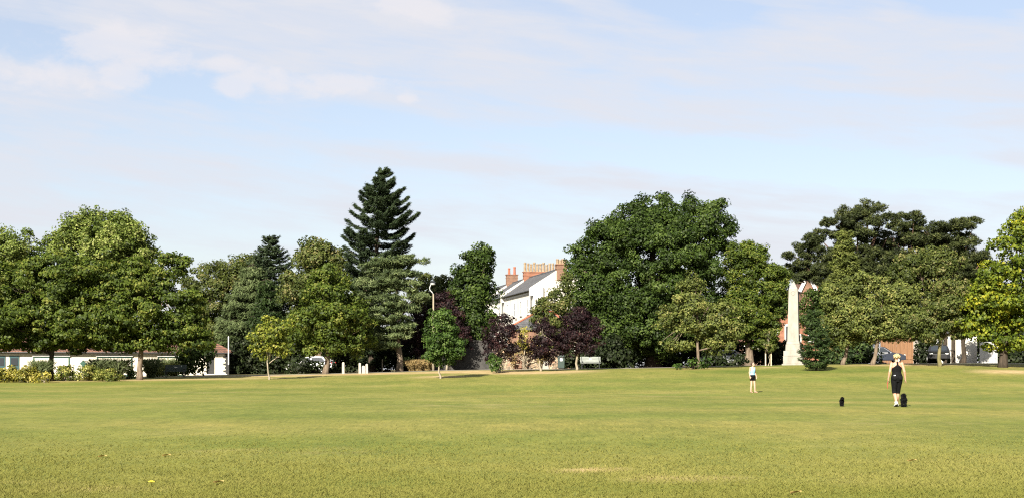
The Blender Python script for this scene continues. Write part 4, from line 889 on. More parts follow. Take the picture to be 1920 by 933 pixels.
# ------------------------------------------------------------------ brick houses behind the obelisk
def brick_house(name, label, px0, px1, py_e, py_r, Y, gable=None, bays=(), wins=(), roofm='tile', wallm='brick', chim=()):
    pc = (px0 + px1) / 2; b = G(pc, Y); s = Y / F; t = thing(name, label, 'house', b)
    X = lambda px: (px - pc) * s; Z = lambda py: EYE + (HY - py) * s - b.z
    MB().box(X(px0), 0, -.4, X(px1), 8, Z(py_e)).obj('wall', wallm, t)
    ez, rz = Z(py_e), Z(py_r)
    e = [(X(px0) - .3, -.35, ez), (X(px1) + .3, -.35, ez), (X(px1) + .3, 4, rz), (X(px0) - .3, 4, rz), (X(px1) + .3, 8.35, ez), (X(px0) - .3, 8.35, ez)]
    rf = MB().add(e, [(0, 1, 2, 3), (3, 2, 4, 5), (0, 3, 5), (1, 4, 2), (0, 5, 4, 1)]).obj('roof', roofm, t)
    for (c, w) in chim:
        q = MB(); q.box(X(c) - .5, 3.7, rz - .8, X(c) + .5, 4.3, rz + 1.1); ch = q.obj('chimney', wallm, rf)
    if gable:
        gx, gy, hw, fy, by = gable
        q = MB(); q.prism([(X(gx - hw), Z(by)), (X(gx + hw), Z(by)), (X(gx + hw), Z(fy)), (X(gx), Z(gy)), (X(gx - hw), Z(fy))], -1.1, 4.0); g = q.obj('gable_bay', 'brick_dull', t)
        q = MB()
        for sg in (-1, 1):
            a, c = Vector((X(gx + sg * (hw + 3)), -1.35, Z(fy + 5))), Vector((X(gx), -1.35, Z(gy - 2)))
            q.tube([a, c], [(.09, .2)] * 2, 4, True, (0, 1, 0))
        q.obj('bargeboard', 'white_paint', g)
        q = MB(); q.add([(X(gx - hw - 3), -1.3, Z(fy + 4)), (X(gx), -1.3, Z(gy - 1)), (X(gx), 4, Z(gy - 1)), (X(gx - hw - 3), 4, Z(fy + 4)), (X(gx + hw + 3), -1.3, Z(fy + 4)), (X(gx + hw + 3), 4, Z(fy + 4))], [(0, 1, 2, 3), (1, 4, 5, 2)]); q.obj('gable_roof', roofm, g)
    for (a, c, y0, y1, dep) in bays:
        q = MB(); q.box(X(a), -dep, Z(y1), X(c), -.003, Z(y0)); bay = q.obj('bay', 'white', t)
        n = max(1, int(abs(X(c) - X(a)) / .9)); w = (X(c) - X(a)) / n
        for k in range(n): MB().box(X(a) + w * k + .1, -dep - .02, Z(y1) + .55, X(a) + w * (k + 1) - .1, -dep - .003, Z(y0) - .25).obj('pane', 'glass', bay)
    for (c, yc, w, h) in wins:
        x, z = X(c), Z(yc); q = MB()
        q.box(x - w - .1, -.08, z - h - .1, x - w, -.003, z + h + .1); q.box(x + w, -.08, z - h - .1, x + w + .1, -.003, z + h + .1); q.box(x - w, -.08, z + h, x + w, -.003, z + h + .1); q.box(x - w, -.08, z - h - .1, x + w, -.003, z - h); q.box(x - .04, -.06, z - h, x + .04, -.003, z + h)
        fr = q.obj('window', 'white_paint', t); MB().box(x - w + .002, -.03, z - h + .002, x - .042, -.004, z + h - .002).box(x + .042, -.03, z - h + .002, x + w - .002, -.004, z + h - .002).obj('pane', 'glass', fr)
        MB().box(x - w - .15, -.16, z - h - .2, x + w + .15, -.003, z - h - .102).obj('sill', 'white', fr)
    return t
brick_house('brick_house', 'red brick house with a white-edged pointed gable behind the obelisk', 1446, 1610, 575, 540, 165,
            (1511, 516, 13, 542, 600), ((1470, 1481, 607, 660, .7), (1516, 1532, 590, 600, .6)), ((1492, 640, .55, .8), (1525, 625, .55, .8), (1560, 620, .6, .8), (1590, 640, .6, .8), (1500, 560, .5, .7)), 'tile', 'brick', ((1550,),) and ((1550, 1),))
brick_house('brick_house', 'low red brick house with white windows glimpsed behind the estate sign', 1385, 1444, 640, 612, 158, (1443, 608, 9, 622, 650), ((1420, 1432, 638, 664, .5),), ((1404, 650, .45, .5), (1440, 655, .4, .5)), 'tile', 'brick_dull')
brick_house('white_house', 'white rendered house behind the trees at the right', 1738, 1832, 624, 604, 118, None, (), ((1764, 650, .3, .5),), 'slate', 'white')
for px, lab in ((1787, 'dark post in front of the white rendered house'), (1772, 'dark post left of the first, before the white rendered house')):
    b = G(px, 117.2); p_ = thing('gate_post', lab, 'post', b, 0, 'dark posts before the white house'); MB().lathe(0, 0, [(.16, -.1), (.15, 2.6), (.1, 2.7)], 8).obj('shaft', 'bark_dark', p_); MB().lathe(0, 0, [(.2, 2.702), (.2, 2.78), (.05, 2.85)], 8).obj('cap', 'bark_dark', p_)
def board_fence(name, label, px0, px1, py, Y, mat, nb=0):
    a, c = G(px0, Y), G(px1, Y); t = thing(name, label, 'fence', a); L = c.x - a.x; h = EYE + (HY - py) * Y / F - a.z
    q = MB(); n = int(L / .16)
    for i in range(n): q.box(i * L / n + .004, .03 * (i % 2), -.2, (i + 1) * L / n - .004, .03 * (i % 2) + .02, h - .04 * ((i * 7) % 3) * .3)
    q.obj('boards', mat, t)
    for i in range(max(2, int(L / 2) + 1)):
        x = i * L / max(1, int(L / 2)); MB().box(x - .06, -.14, -.2, x + .06, -.02, h + .08).obj('post', mat, t)
    for z in (.4, h - .3): MB().box(0.07, -.019, z, L - .07, -.003, z + .09).obj('rail', mat, t)
    return t
board_fence('wooden_fence', 'tall brown board fence behind the parked blue car', 1652, 1724, 632, 122, 'fence_wood')
board_fence('white_fence', 'pale panel fence between the white house and the yellow-green tree', 1838, 1868, 640, 117, 'steel')

# ------------------------------------------------------------------ walls behind the plums
def masonry(label, px0, px1, py, Y, mat, cop, pier=None, thick=.45):
    a, c = G(px0, Y), G(px1, Y); t = thing('stone_wall', label, 'wall', a); L = c.x - a.x; h = EYE + (HY - py) * Y / F - a.z
    MB().box(0, 0, -.3, L, thick, h).obj('masonry', mat, t); MB().box(-.05, -.06, h + .002, L + .05, thick + .06, h + .12).obj('coping', cop, t)
    if pier:
        x = (pier - px0) * Y / F; MB().box(x - .3, -.14, -.3, x + .3, -.003, h + .001).obj('pier', 'brick_dull', t)
    return t
masonry('rubble stone wall with dry creepers behind the purple plum trees', 925, 1050, 656, 114, 'rubble', 'rubble', 971)
masonry('taller grey shaded wall left of the rubble wall', 780, 921, 640, 117.5, 'greywall', 'greywall')
tree('creeper', 'dry brown creeper spilling over the rubble wall', 'creeper', 985, 113.4, [(985, 655, 42, 9), (960, 672, 16, 14), (1020, 668, 22, 14), (990, 645, 30, 9)], 'round', 91, .03, (985, 660), 0, 16, 30, mat='straw', cov=.5, depth=.25, spike=.3)
tree('creeper', 'golden climbing shrub between two purple plums', 'creeper', 983, 113.0, [(983, 640, 8, 14), (982, 622, 8, 12)], 'round', 92, .03, (983, 630), 0, 6, 8, mat='variegated', cov=.6)
# concrete stub beside the bin
b = G(1023, 111); o = thing('concrete_stub', 'pale broken concrete stub between the middle plum and the bin', 'bollard', b)
MB().frustum(0, 0, -.1, .28, .22, .62, .17, .14).obj('block', 'stone', o, bevel=.03); MB().box(-.08, -.25, .3, .08, -.215, .42).obj('recess', 'black_paint', o)

# ------------------------------------------------------------------ obelisk
OY = 110.0; os_ = OY / F; b = G(1488, OY); zz = lambda py: EYE + (HY - py) * os_ - b.z
ob = thing('obelisk', 'pale stone obelisk memorial on a stepped plinth', 'monument', b, math.radians(-17))
k = os_ / 1.13
MB().frustum(0, 0, -.2, 22.5 * k, 22.5 * k, .09, 22.5 * k, 22.5 * k).obj('step', 'stone', ob, bevel=.015)
MB().frustum(0, 0, .092, 20 * k, 20 * k, zz(668), 20 * k, 20 * k).obj('base', 'stone', ob, bevel=.02)
q = MB(); q.frustum(0, 0, zz(668) + .002, 20.4 * k, 20.4 * k, zz(666.5), 20.4 * k, 20.4 * k); q.frustum(0, 0, zz(666.5) + .002, 19.3 * k, 19.3 * k, zz(657), 19.3 * k, 19.3 * k); q.obj('base_course', 'stone', ob, bevel=.02)
q = MB(); q.frustum(0, 0, zz(657) + .002, 15.5 * k, 15.5 * k, zz(645), 15 * k, 15 * k); q.frustum(0, 0, zz(645) + .002, 14 * k, 14 * k, zz(639), 13 * k, 13 * k); q.obj('plinth', 'stone', ob, bevel=.02)
MB().frustum(0, 0, zz(639) + .002, 12 * k, 12 * k, zz(542), 9.3 * k, 9.3 * k).obj('shaft', 'stone', ob, bevel=.015)
MB().frustum(0, 0, zz(542) + .002, 9.3 * k, 9.3 * k, zz(527), .8 * k, .6 * k).obj('pyramid_cap', 'stone', ob, bevel=.01)
q = MB()
for i in range(16):
    a, c = 2 * PI * i / 16, 2 * PI * (i + 1) / 16; q.tube([(.15 * math.cos(a), -9.6 * k, zz(549) + .15 * math.sin(a)), (.15 * math.cos(c), -9.6 * k, zz(549) + .15 * math.sin(c))], .025, 6)
q.obj('wreath', 'stone', ob)

# ------------------------------------------------------------------ sapling stakes, sign
for px, lab in ((1435.5, 'pale wooden stake left of the tiny sapling'), (1446, 'pale wooden stake right of the tiny sapling')):
    b = G(px, gd(px, 685, 85, 113)); t = thing('tree_stake', lab, 'stake', b); MB().lathe(0, 0, [(.05, -.1), (.05, 1.45), (.03, 1.5)], 8).obj('shaft', 'stake', t); MB().lathe(0, 0, [(.056, 1.25), (.056, 1.32)], 8).obj('strap', 'rubber', t)
b = G(1424, 128); t = thing('estate_sign', 'small purple and white board sign on a post left of the sapling', 'sign', b)
zz2 = lambda py: EYE + (HY - py) * 128 / F - b.z
MB().box(-.04, 0, -.1, .04, .06, zz2(628)).obj('post', 'white_paint', t)
bd = MB().box(-.45, -.04, zz2(640), .42, -.003, zz2(627)).obj('board', 'sign_white', t); MB().box(-.45, -.052, zz2(633), .42, -.042, zz2(627)).obj('header', 'sign_purple', bd); MB().box(-.05, -.052, zz2(638), .38, -.042, zz2(634)).obj('stripe', 'sign_blue', bd)

# ------------------------------------------------------------------ benches, bin, posts, lamp
def bench(name, label, px, py, mat, wpx, Y=None, rz=0):
    Y = Y or gd(px, py, 85, 113); b = G(px, Y); t = thing(name, label, 'bench', b, rz); w = wpx * Y / F / 2
    # faces the camera-away or camera: seat towards -y
    q = MB()
    for i in range(4): q.box(-w, -.42 + i * .11, .42 + .005 * i, w, -.42 + i * .11 + .09, .455 + .005 * i)
    q.obj('seat', mat, t, bevel=.006)
    q = MB()
    for i in range(4):
        y = .05 + .035 * i; z = .5 + i * .115; q.add([(-w, y, z), (w, y, z), (w, y + .03, z + .1), (-w, y + .03, z + .1), (-w, y + .03, z - .008), (w, y + .03, z - .008), (w, y + .06, z + .092), (-w, y + .06, z + .092)], [(0, 1, 2, 3), (7, 6, 5, 4), (0, 4, 5, 1), (1, 5, 6, 2), (2, 6, 7, 3), (3, 7, 4, 0)])
    bk = q.obj('backrest', mat, t)
    MB().box(-.1, .10, .74, .1, .118, .8).obj('plaque', 'sticker', bk)
    for sg in (-1, 1):
        x = sg * (w - .12); q = MB()
        q.tube([(x, -.4, -.05), (x, -.38, .4)], .03, 6); q.tube([(x, .16, -.05), (x, .05, .4), (x, .2, .97)], .03, 6); q.tube([(x, -.38, .4), (x, .05, .4)], .028, 6); q.tube([(x, -.38, .4), (x, -.4, .63), (x, -.36, .66), (x, .09, .64)], .026, 6); q.obj('leg', 'iron', t)
    return t
bench('park_bench', 'pale grey slatted bench beside the round-headed plum', 1107, 689.5, 'bench_wood', 38, 113.6)
bench('park_bench', 'dark green bench before the pavilion shrubs at the left', 329, 706, 'bench_dark', 40, gd(329, 707, 85, 112))
b = G(1052, 113.0); t = thing('litter_bin', 'dark green square litter bin with a white sticker', 'bin', b)
MB().frustum(0, 0, .06, .26, .26, .95, .28, .28).obj('body', 'bin_green', t, bevel=.02); MB().frustum(0, 0, .952, .31, .31, 1.08, .25, .25).obj('lid', 'bin_green', t, bevel=.02); MB().frustum(0, 0, -.05, .2, .2, .058, .2, .2).obj('foot', 'iron', t); MB().box(-.1, -.29, .62, .1, -.276, .84).obj('sticker', 'sticker', t); MB().box(-.18, -.295, .86, .18, -.283, .93).obj('slot', 'black_paint', t)
for px, py, hp, wp, lab in ((643.5, 697, 18, 4.5, 'white wooden post standing alone right of the leaning tan trunk'), (674.5, 697, 16, 4.5, 'white wooden post, left one of three beside the spruce trunk'), (681.5, 697, 10.5, 6, 'short stout white post, middle one of three beside the spruce trunk'), (687.5, 697, 14, 4.5, 'white wooden post, right one of three beside the spruce trunk')):
    b = G(px, 107.0); s_ = 107 / F; t = thing('wooden_post', lab, 'post', b, .2, 'white posts under the spruce'); w = wp * s_ / 2; h = hp * s_ + .1
    MB().frustum(0, 0, -.1, w, w, h, w * .95, w * .95).obj('shaft', 'post_wood', t, bevel=.012); MB().frustum(0, 0, h + .002, w, w, h + .06, w * .4, w * .4).obj('cap', 'post_wood', t)
b = G(717, 114); t = thing('wooden_post', 'thin grey post in the shade right of the spruce trunk', 'post', b); MB().lathe(0, 0, [(.05, -.1), (.045, 1.0), (.02, 1.04)], 8).obj('shaft', 'bark_pale', t)
LY = 113.0; b = G(812.5, LY); z3 = lambda py: EYE + (HY - py) * LY / F - b.z; x3 = lambda px: (px - 812.5) * LY / F
t = thing('lamp_post', 'pale lamp post with a curved neck and white lamp head among the trees', 'street lamp', b)
MB().lathe(0, 0, [(.11, -.1), (.11, 1.2), (.085, 1.25), (.06, z3(550))], 10).obj('pole', 'bark_pale', t, True)
MB().tube([(0, 0, z3(550.5)), (x3(810), 0, z3(547)), (x3(806.2), 0, z3(543)), (x3(805.4), 0, z3(539)), (x3(807), 0, z3(535)), (x3(810), 0, z3(531.5))], .045, 8).obj('arm', 'lampwhite', t, True)
hd = MB().ball((x3(811.3), -.02, z3(531.8)), .22, .2, .11).obj('lamp_head', 'lampwhite', t, True); MB().lathe(x3(811.3), -.02, [(.2, z3(529.5)), (.26, z3(529.5) + .03), (.12, z3(529.5) + .14), (.03, z3(529.5) + .18)], 12).obj('hood', 'iron', hd)

# ------------------------------------------------------------------ cars
def car(label, px, Y, rz, paint, L=4.0, Hh=1.48, van=False):
    b = G(px, Y); t = thing('parked_car', label, 'car', b, rz); W2 = .84
    prof = [(-L / 2, .35), (-L / 2 + .03, .72), (-L * .36, .9), (-L * .22, .98), (-L * .06, Hh - .07), (.08 * L, Hh), (L * .3, Hh - .04), (L * .43, Hh - .35), (L * .47, .95), (L / 2, .8), (L / 2, .35), (L * .36, .28), (-L * .38, .28)]
    n = len(prof); vs = []
    for yi, k in ((-1, .86), (-.72, 1), (.72, 1), (1, .86)):
        for (x, z) in prof:
            tum = 1 - .2 * max(0, (z - .95) / (Hh - .95)) if z > .95 else 1
            vs.append((x * (1 if k == 1 else .985), yi * W2 * tum, z if k == 1 else .28 + (z - .28) * (.97 if z > .5 else 1)))
    fs = []
    for j in range(3):
        for i in range(n): fs.append((j * n + i, j * n + (i + 1) % n, (j + 1) * n + (i + 1) % n, (j + 1) * n + i))
    fs += [tuple(range(n)), tuple(range(4 * n - 1, 3 * n - 1, -1))]
    bd = MB().add(vs, fs).obj('body', paint, t, bevel=.03)
    for sg in (-1, 1):
        y = sg * (W2 * .985); q = MB()
        for (xa, xb, xc, xd) in ((-L * .17, -L * .035, .045 * L, .045 * L), (.065 * L, .065 * L, .27 * L, .36 * L)):
            p = [(xa, y + sg * .012, 1.0), (xd, y + sg * .012, 1.0), (xc, y * .86 + sg * .012, Hh - .13), (xb, y * .86 + sg * .012, Hh - .13)]
            pi_ = [(a_, b_ - sg * .02, c_) for a_, b_, c_ in p]; q.add(p + pi_, [(0, 1, 2, 3), (7, 6, 5, 4), (0, 4, 5, 1), (1, 5, 6, 2), (2, 6, 7, 3), (3, 7, 4, 0)])
        q.obj('side_window', 'glass', t)
        MB().ball((-L * .14, sg * (W2 + .09), 1.0), .08, .1, .06).obj('mirror', paint, t, True)
        MB().ball((-L * .47, sg * .6, .72), .1, .16, .08).obj('headlight', 'lens', t, True); MB().ball((L * .475, sg * .66, .86), .07, .1, .12).obj('tail_light', 'redlens', t, True)
        for wx in (-L * .31, L * .31):
            wy = sg * (W2 - .05); q = MB(); q.tube([(wx, wy - .1, .31), (wx, wy + .1, .31)], .31, 18, True, (0, 0, 1)); wh = q.obj('wheel', 'rubber', t); MB().tube([(wx, wy + sg * .1, .31), (wx, wy + sg * .115, .31)], .2, 14, True, (0, 0, 1)).obj('rim', 'steel', wh)
    def screen(x0, z0, x1, z1, nm):
        y0, y1 = .64, .56; d = .014 if x0 < 0 else -.014
        p = [(x0 - d, -y0, z0), (x0 - d, y0, z0), (x1 - d, y1, z1 + .01), (x1 - d, -y1, z1 + .01)]; MB().add(p + [(a_ + 2 * d, b_, c_ - .01) for a_, b_, c_ in p], [(0, 1, 2, 3), (7, 6, 5, 4), (0, 4, 5, 1), (1, 5, 6, 2), (2, 6, 7, 3), (3, 7, 4, 0)]).obj(nm, 'glass', t)
    screen(-L * .205, 1.02, -L * .075, Hh - .1, 'windscreen'); screen(L * .46, 1.0, L * .425, Hh - .37, 'rear_window')
    return t
car('dark blue hatchback parked in front of the wooden fence', 1652, 119.5, math.radians(170), 'car_blue')
car('black car parked before the white rendered house', 1760, 113.6, math.radians(74), 'car_black', 4.2)
car('dark car with a silver roof rail parked at the right edge', 1906, 124, math.radians(5), 'car_black', 4.4)
car('silver car in the shade right of the loose light green tree', 1350, 124.5, math.radians(12), 'car_silver')
car('white car seen low under the trees behind the tan trunk', 583, 121.5, math.radians(-8), 'car_white', 4.2)
# ------------------------------------------------------------------ people and dogs
def fuse(parts, voxel, smooth=4, name='body'):
    """one continuous skin from overlapping tapered tubes: voxel remesh, then smoothing"""
    me = parts.mesh(name); o = bpy.data.objects.new(name, me); COL.objects.link(o)
    r = o.modifiers.new('r', 'REMESH'); r.mode = 'VOXEL'; r.voxel_size = voxel; r.use_smooth_shade = True
    if smooth: k = o.modifiers.new('s', 'SMOOTH'); k.iterations = smooth; k.factor = .5
    dg = bpy.context.evaluated_depsgraph_get(); dg.update()
    m2 = bpy.data.meshes.new_from_object(o.evaluated_get(dg)); bpy.data.objects.remove(o); bpy.data.meshes.remove(me)
    m2.name = name; return m2
def garment(body, name, mat, parent, pred, off=.01):
    bm = bmesh.new(); bm.from_mesh(body); bm.normal_update()
    bmesh.ops.delete(bm, geom=[f for f in bm.faces if not pred(f.calc_center_median())], context='FACES')
    for v in bm.verts: v.co += v.normal * off
    ex = bmesh.ops.extrude_face_region(bm, geom=[e for e in bm.edges if e.is_boundary] ) if False else None
    me = bpy.data.meshes.new(name); bm.to_mesh(me); bm.free(); me.polygons.foreach_set('use_smooth', [True] * len(me.polygons))
    o = link(name, me, mat, parent); s = o.modifiers.new('t', 'SOLIDIFY'); s.thickness = off * .9; s.offset = -1; return o
def limb(mb, pts, rad, flat=(1, 0, 0), n=12):
    P = []; R = []
    for i in range(len(pts) - 1):
        for k in range(4):
            t = k / 4; u = t * t * (3 - 2 * t); P.append(Vector(pts[i]).lerp(Vector(pts[i + 1]), t))
            a, c = rad[i], rad[i + 1]; R.append(tuple(x + (y - x) * u for x, y in zip(a, c)) if hasattr(a, '__len__') else a + (c - a) * u)
    P.append(Vector(pts[-1])); R.append(rad[-1]); mb.tube(P, R, n, True, flat)
    mb.ball(pts[0], R[0] if not hasattr(R[0], '__len__') else min(R[0])); mb.ball(pts[-1], R[-1] if not hasattr(R[-1], '__len__') else min(R[-1]))
def hand(mb, w, d, palm_n, side, curl=.5, scale=1.0):
    """w wrist, d direction towards the fingertips, palm_n palm normal, side = direction of the thumb"""
    w, d, pn, sd = Vector(w), Vector(d).normalized(), Vector(palm_n).normalized(), Vector(side).normalized(); s = scale
    mb.tube([w, w + d * .04 * s, w + d * .085 * s], [(.026 * s, .018 * s), (.038 * s, .017 * s), (.040 * s, .014 * s)], 10, True, sd)
    for i, (o, L) in enumerate(((.029, .072), (.0105, .08), (-.0085, .075), (-.027, .058))):
        a = w + d * .08 * s + sd * o * s; c = [a - d * .02 * s]
        ang = 0; p = a
        for L_, bend in ((.45, .35), (.32, .6), (.23, .5)):
            ang += bend * curl; v = d * math.cos(ang) + pn * math.sin(ang) + sd * o * .9; p = p + v * L * L_ * s; c.append(p)
        c.insert(1, a); mb.tube(c, [.0095 * s, .0095 * s, .009 * s, .0085 * s, .0065 * s], 8)
    a = w + d * .022 * s + sd * .022 * s
    mb.tube([a, a + (d * .5 + sd * .7 + pn * .3) * .038 * s, a + (d * .75 + sd * .72 + pn * .5) * .062 * s, a + (d * 1.0 + sd * .62 + pn * .7) * .08 * s], [.014 * s, .012 * s, .0105 * s, .008 * s], 8)
def head(mb, c, f, s=1.0):
    c = Vector(c); f = Vector(f).normalized(); r = Vector((0, 0, 1)).cross(f) * -1
    mb.ball(c + Vector((0, 0, .022 * s)), .075 * s, .09 * s if abs(f.y) > .6 else .085 * s, .095 * s, 16, 12)
    mb.tube([c + f * .02 * s + Vector((0, 0, .0)), c + f * .045 * s + Vector((0, 0, -.06 * s)), c + f * .062 * s + Vector((0, 0, -.1 * s))], [.07 * s, .055 * s, .026 * s], 12)
    mb.tube([c + f * .083 * s + Vector((0, 0, .02 * s)), c + f * .108 * s + Vector((0, 0, -.018 * s)), c + f * .085 * s + Vector((0, 0, -.03 * s))], [.009 * s, .014 * s, .012 * s], 8)
    for sg in (-1, 1): mb.ball(c + r * sg * .078 * s + Vector((0, 0, .0)), .016 * s, .02 * s, .03 * s)
def face(parent, c, f, s=1.0):
    c = Vector(c); f = Vector(f).normalized(); r = f.cross(Vector((0, 0, 1)))
    for sg in (-1, 1): MB().ball(c + f * .083 * s + r * sg * .031 * s + Vector((0, 0, .012 * s)), .011 * s).obj('eye', 'black_paint', parent, True)
    MB().tube([c + f * .086 * s + r * x * .022 * s + Vector((0, 0, -.058 * s)) for x in (-1, 0, 1)], .006 * s, 6).obj('mouth', 'lip', parent, True)

# --- woman walking away (+y), 1.68 m
wb = G(1681.5, 45.3); wm = thing('person', 'blonde person in a black racerback top and black cropped leggings walking away across the lawn', 'person', wb)
mb = MB(); X = (1, 0, 0)
mb.tube([(0, .0, .80), (0, .005, .88), (0, -.012, .95), (0, .0, 1.03), (0, .015, 1.10), (0, .015, 1.2), (0, .005, 1.29), (0, .0, 1.36), (0, .0, 1.41), (0, .005, 1.44)],
        [(.12, .09), (.172, .12), (.178, .125), (.155, .105), (.135, .09), (.15, .1), (.165, .105), (.165, .092), (.13, .07), (.06, .055)], 20, True, X)
mb.tube([(0, .0, 1.40), (0, .02, 1.47), (0, .035, 1.54)], [(.065, .06), (.05, .052), (.05, .052)], 14, True, X)
HC = Vector((0, .045, 1.575)); head(mb, HC, (0, 1, -.05))
for sg in (-1, 1): mb.ball((sg * .17, 0, 1.385), .052); mb.ball((sg * .08, -.06, .92), .085)
# left arm hangs, right arm swings out a little
limb(mb, [(-.17, 0, 1.385), (-.232, -.03, 1.12), (-.262, .04, .885)], [.05, .041, .027]); hand(mb, (-.262, .04, .885), (-.06, .2, -1), (.8, .4, 0), (.25, .95, 0), .9)
limb(mb, [(.17, 0, 1.385), (.235, -.03, 1.13), (.285, .03, .87)], [.05, .041, .027]); hand(mb, (.285, .03, .87), (.3, .15, -1), (-.8, .4, 0), (.25, .95, 0), .35)
# left leg carries the weight behind, right leg steps ahead
limb(mb, [(-.085, 0, .90), (-.075, .03, .49), (-.055, -.16, .10)], [(.095, .1), (.062, .062), (.037, .04)]); limb(mb, [(-.068, -.01, .44), (-.062, -.08, .32), (-.055, -.15, .14)], [.05, .057, .038])
limb(mb, [(.085, 0, .90), (.075, .13, .50), (.06, .2, .10)], [(.095, .1), (.062, .062), (.037, .04)]); limb(mb, [(.072, .135, .46), (.066, .145, .33), (.06, .19, .14)], [.05, .057, .038])
limb(mb, [(-.055, -.19, .12), (-.055, -.10, .06), (-.057, .02, .02)], [(.033, .035), (.038, .03), (.03, .014)]); limb(mb, [(.06, .16, .05), (.06, .26, .045), (.062, .38, .035)], [(.034, .04), (.04, .035), (.033, .02)])
bmw = fuse(mb, .0062); body = link('body', bmw, 'skin', wm)
garment(bmw, 'vest_top', 'black_cloth', wm, lambda c: c.z > .98 and abs(c.x) < (.19 if c.z < 1.1 else .152) and c.z < 1.44 and (c.z < 1.24 or (abs(c.x) < max(.03, .15 - (c.z - 1.24) * 1.15) if c.y < .03 else (c.z < 1.3 or .05 < abs(c.x) < .1))), .012)
garment(bmw, 'leggings', 'black_cloth', wm, lambda c: .43 < c.z < 1.02 and abs(c.x) < .205 and (c.z < .75 or abs(c.x) < .2), .014)
garment(bmw, 'shoe', 'white_cloth', wm, lambda c: c.x < 0.003 and c.z < .165 and c.y < .1 and abs(c.x) < .15, .014); garment(bmw, 'shoe', 'white_cloth', wm, lambda c: c.x > 0.003 and c.z < .1 and c.y > .1, .014)
MB().tube([(-.055, -.2, .065), (-.056, -.1, .015), (-.057, .05, .0)], [(.04, .012), (.045, .012), (.036, .01)], 10, True, X).obj('shoe_sole', 'rubber', wm)
MB().box(-.13, -.128, .995, -.07, -.112, 1.02).obj('waist_badge', 'sticker', wm)
hb = MB(); hb.ball(HC + Vector((0, -.012, .035)), .088, .1, .098, 18, 12); rng_ = random.Random(3)
for k in range(60):
    a = rng_.uniform(0, 2 * PI); z = rng_.uniform(-.2, 1); r = math.sqrt(1 - z * z) if z < 1 else 0
    d = Vector((r * math.cos(a), r * math.sin(a) - .15, z)); p = HC + Vector((0, -.012, .035)) + Vector((d.x * .08, d.y * .09, d.z * .09)); hb.tube([p, p + d * .03 + Vector((0, 0, -.015)), p + d * .035 + Vector((rng_.uniform(-.02, .02), 0, -.04))], [.017, .014, .004], 6)
link('hair', fuse(hb, .007, 2, 'hair'), 'blonde', wm)
face(wm, HC, (0, 1, -.05))
ld = MB().tube([(-.275, .09, .80), (-.29, .08, .70), (-.285, .06, .58), (-.27, .075, .66), (-.268, .095, .785)], .006, 6).obj('dog_lead', 'collar'); ld.location = wb; tag(ld, 'thin dog lead dangling from the left hand of the walking blonde person', 'dog lead')

# --- girl in pale blue top facing the camera, turned to her left, 1.55 m
gb = G(1411, 71.5); gl = thing('person', 'dark-haired person in a pale blue sleeveless top and black shorts standing on the lawn', 'person', gb, math.radians(28))
K = 1.53 / 1.68; mb = MB()
mb.tube([(0, 0, .80), (0, 0, .88), (0, .005, .95), (0, 0, 1.03), (0, -.01, 1.10), (0, -.015, 1.2), (0, -.01, 1.29), (0, 0, 1.36), (0, 0, 1.41), (0, 0, 1.44)],
        [(.11, .085), (.158, .11), (.16, .11), (.14, .095), (.125, .085), (.145, .1), (.155, .1), (.155, .088), (.12, .066), (.055, .05)], 20, True, X)
mb.tube([(0, 0, 1.40), (0, -.015, 1.47), (0, -.025, 1.54)], [(.06, .055), (.046, .048), (.046, .048)], 14, True, X)
GC = Vector((.0, -.035, 1.575)); gf = Vector((.55, -.83, -.05)); head(mb, GC, gf)
for sg in (-1, 1): mb.ball((sg * .16, 0, 1.385), .048)
limb(mb, [(-.16, 0, 1.385), (-.2, .03, 1.12), (-.215, -.05, .9)], [.046, .038, .026]); hand(mb, (-.215, -.05, .9), (-.02, -.2, -1), (.9, .2, 0), (.2, -.95, 0), .7)
limb(mb, [(.16, 0, 1.385), (.205, .03, 1.12), (.225, -.05, .9)], [.046, .038, .026]); hand(mb, (.225, -.05, .9), (.05, -.2, -1), (-.9, .2, 0), (.2, -.95, 0), .7)
for sg, fy, fx in ((-1, .0, -.1), (1, -.07, .13)):
    limb(mb, [(sg * .08, 0, .9), (sg * .085 + (fx - sg * .08) * .4, fy * .4 - .02, .48), (fx, fy + .02, .09)], [(.086, .09), (.056, .056), (.035, .038)]); limb(mb, [(fx * .85, fy * .6 + .005, .42), (fx * .95, fy + .03, .3), (fx, fy + .02, .14)], [.046, .052, .036])
    limb(mb, [(fx, fy + .05, .04), (fx + sg * .01, fy - .05, .04), (fx + sg * .03, fy - .16, .025)], [(.034, .034), (.038, .032), (.034, .018)])
bmg = fuse(mb, .0062); bmg.transform(Matrix.Scale(K, 4)); link('body', bmg, 'skin_pale', gl)
garment(bmg, 'sleeveless_top', 'sky_cloth', gl, lambda c: c.z > .94 * K and abs(c.x) < (.165 if c.z < 1.1 * K else .142) * K and c.z < 1.42 * K and (c.z < 1.3 * K or .045 * K < abs(c.x) < .13 * K), .012)
garment(bmg, 'shorts', 'black_cloth', gl, lambda c: .68 * K < c.z < .99 * K and abs(c.x) < .182 * K, .018)
hb = MB(); f2 = gf.normalized(); hc = GC + Vector((0, 0, .03)) - f2 * .022; hb.ball(hc, .085, .088, .092, 18, 12); hb.ball(GC - f2 * .12 + Vector((0, 0, .04)), .045)
hb.tube([hc - f2 * .05 + Vector((0, 0, -.03)), hc - f2 * .07 + Vector((0, 0, -.08))], [.055, .03], 10); hm = fuse(hb, .008, 2, 'hair'); hm.transform(Matrix.Scale(K, 4)); link('hair', hm, 'brown_hair', gl)
face(gl, GC * K, gf, K)

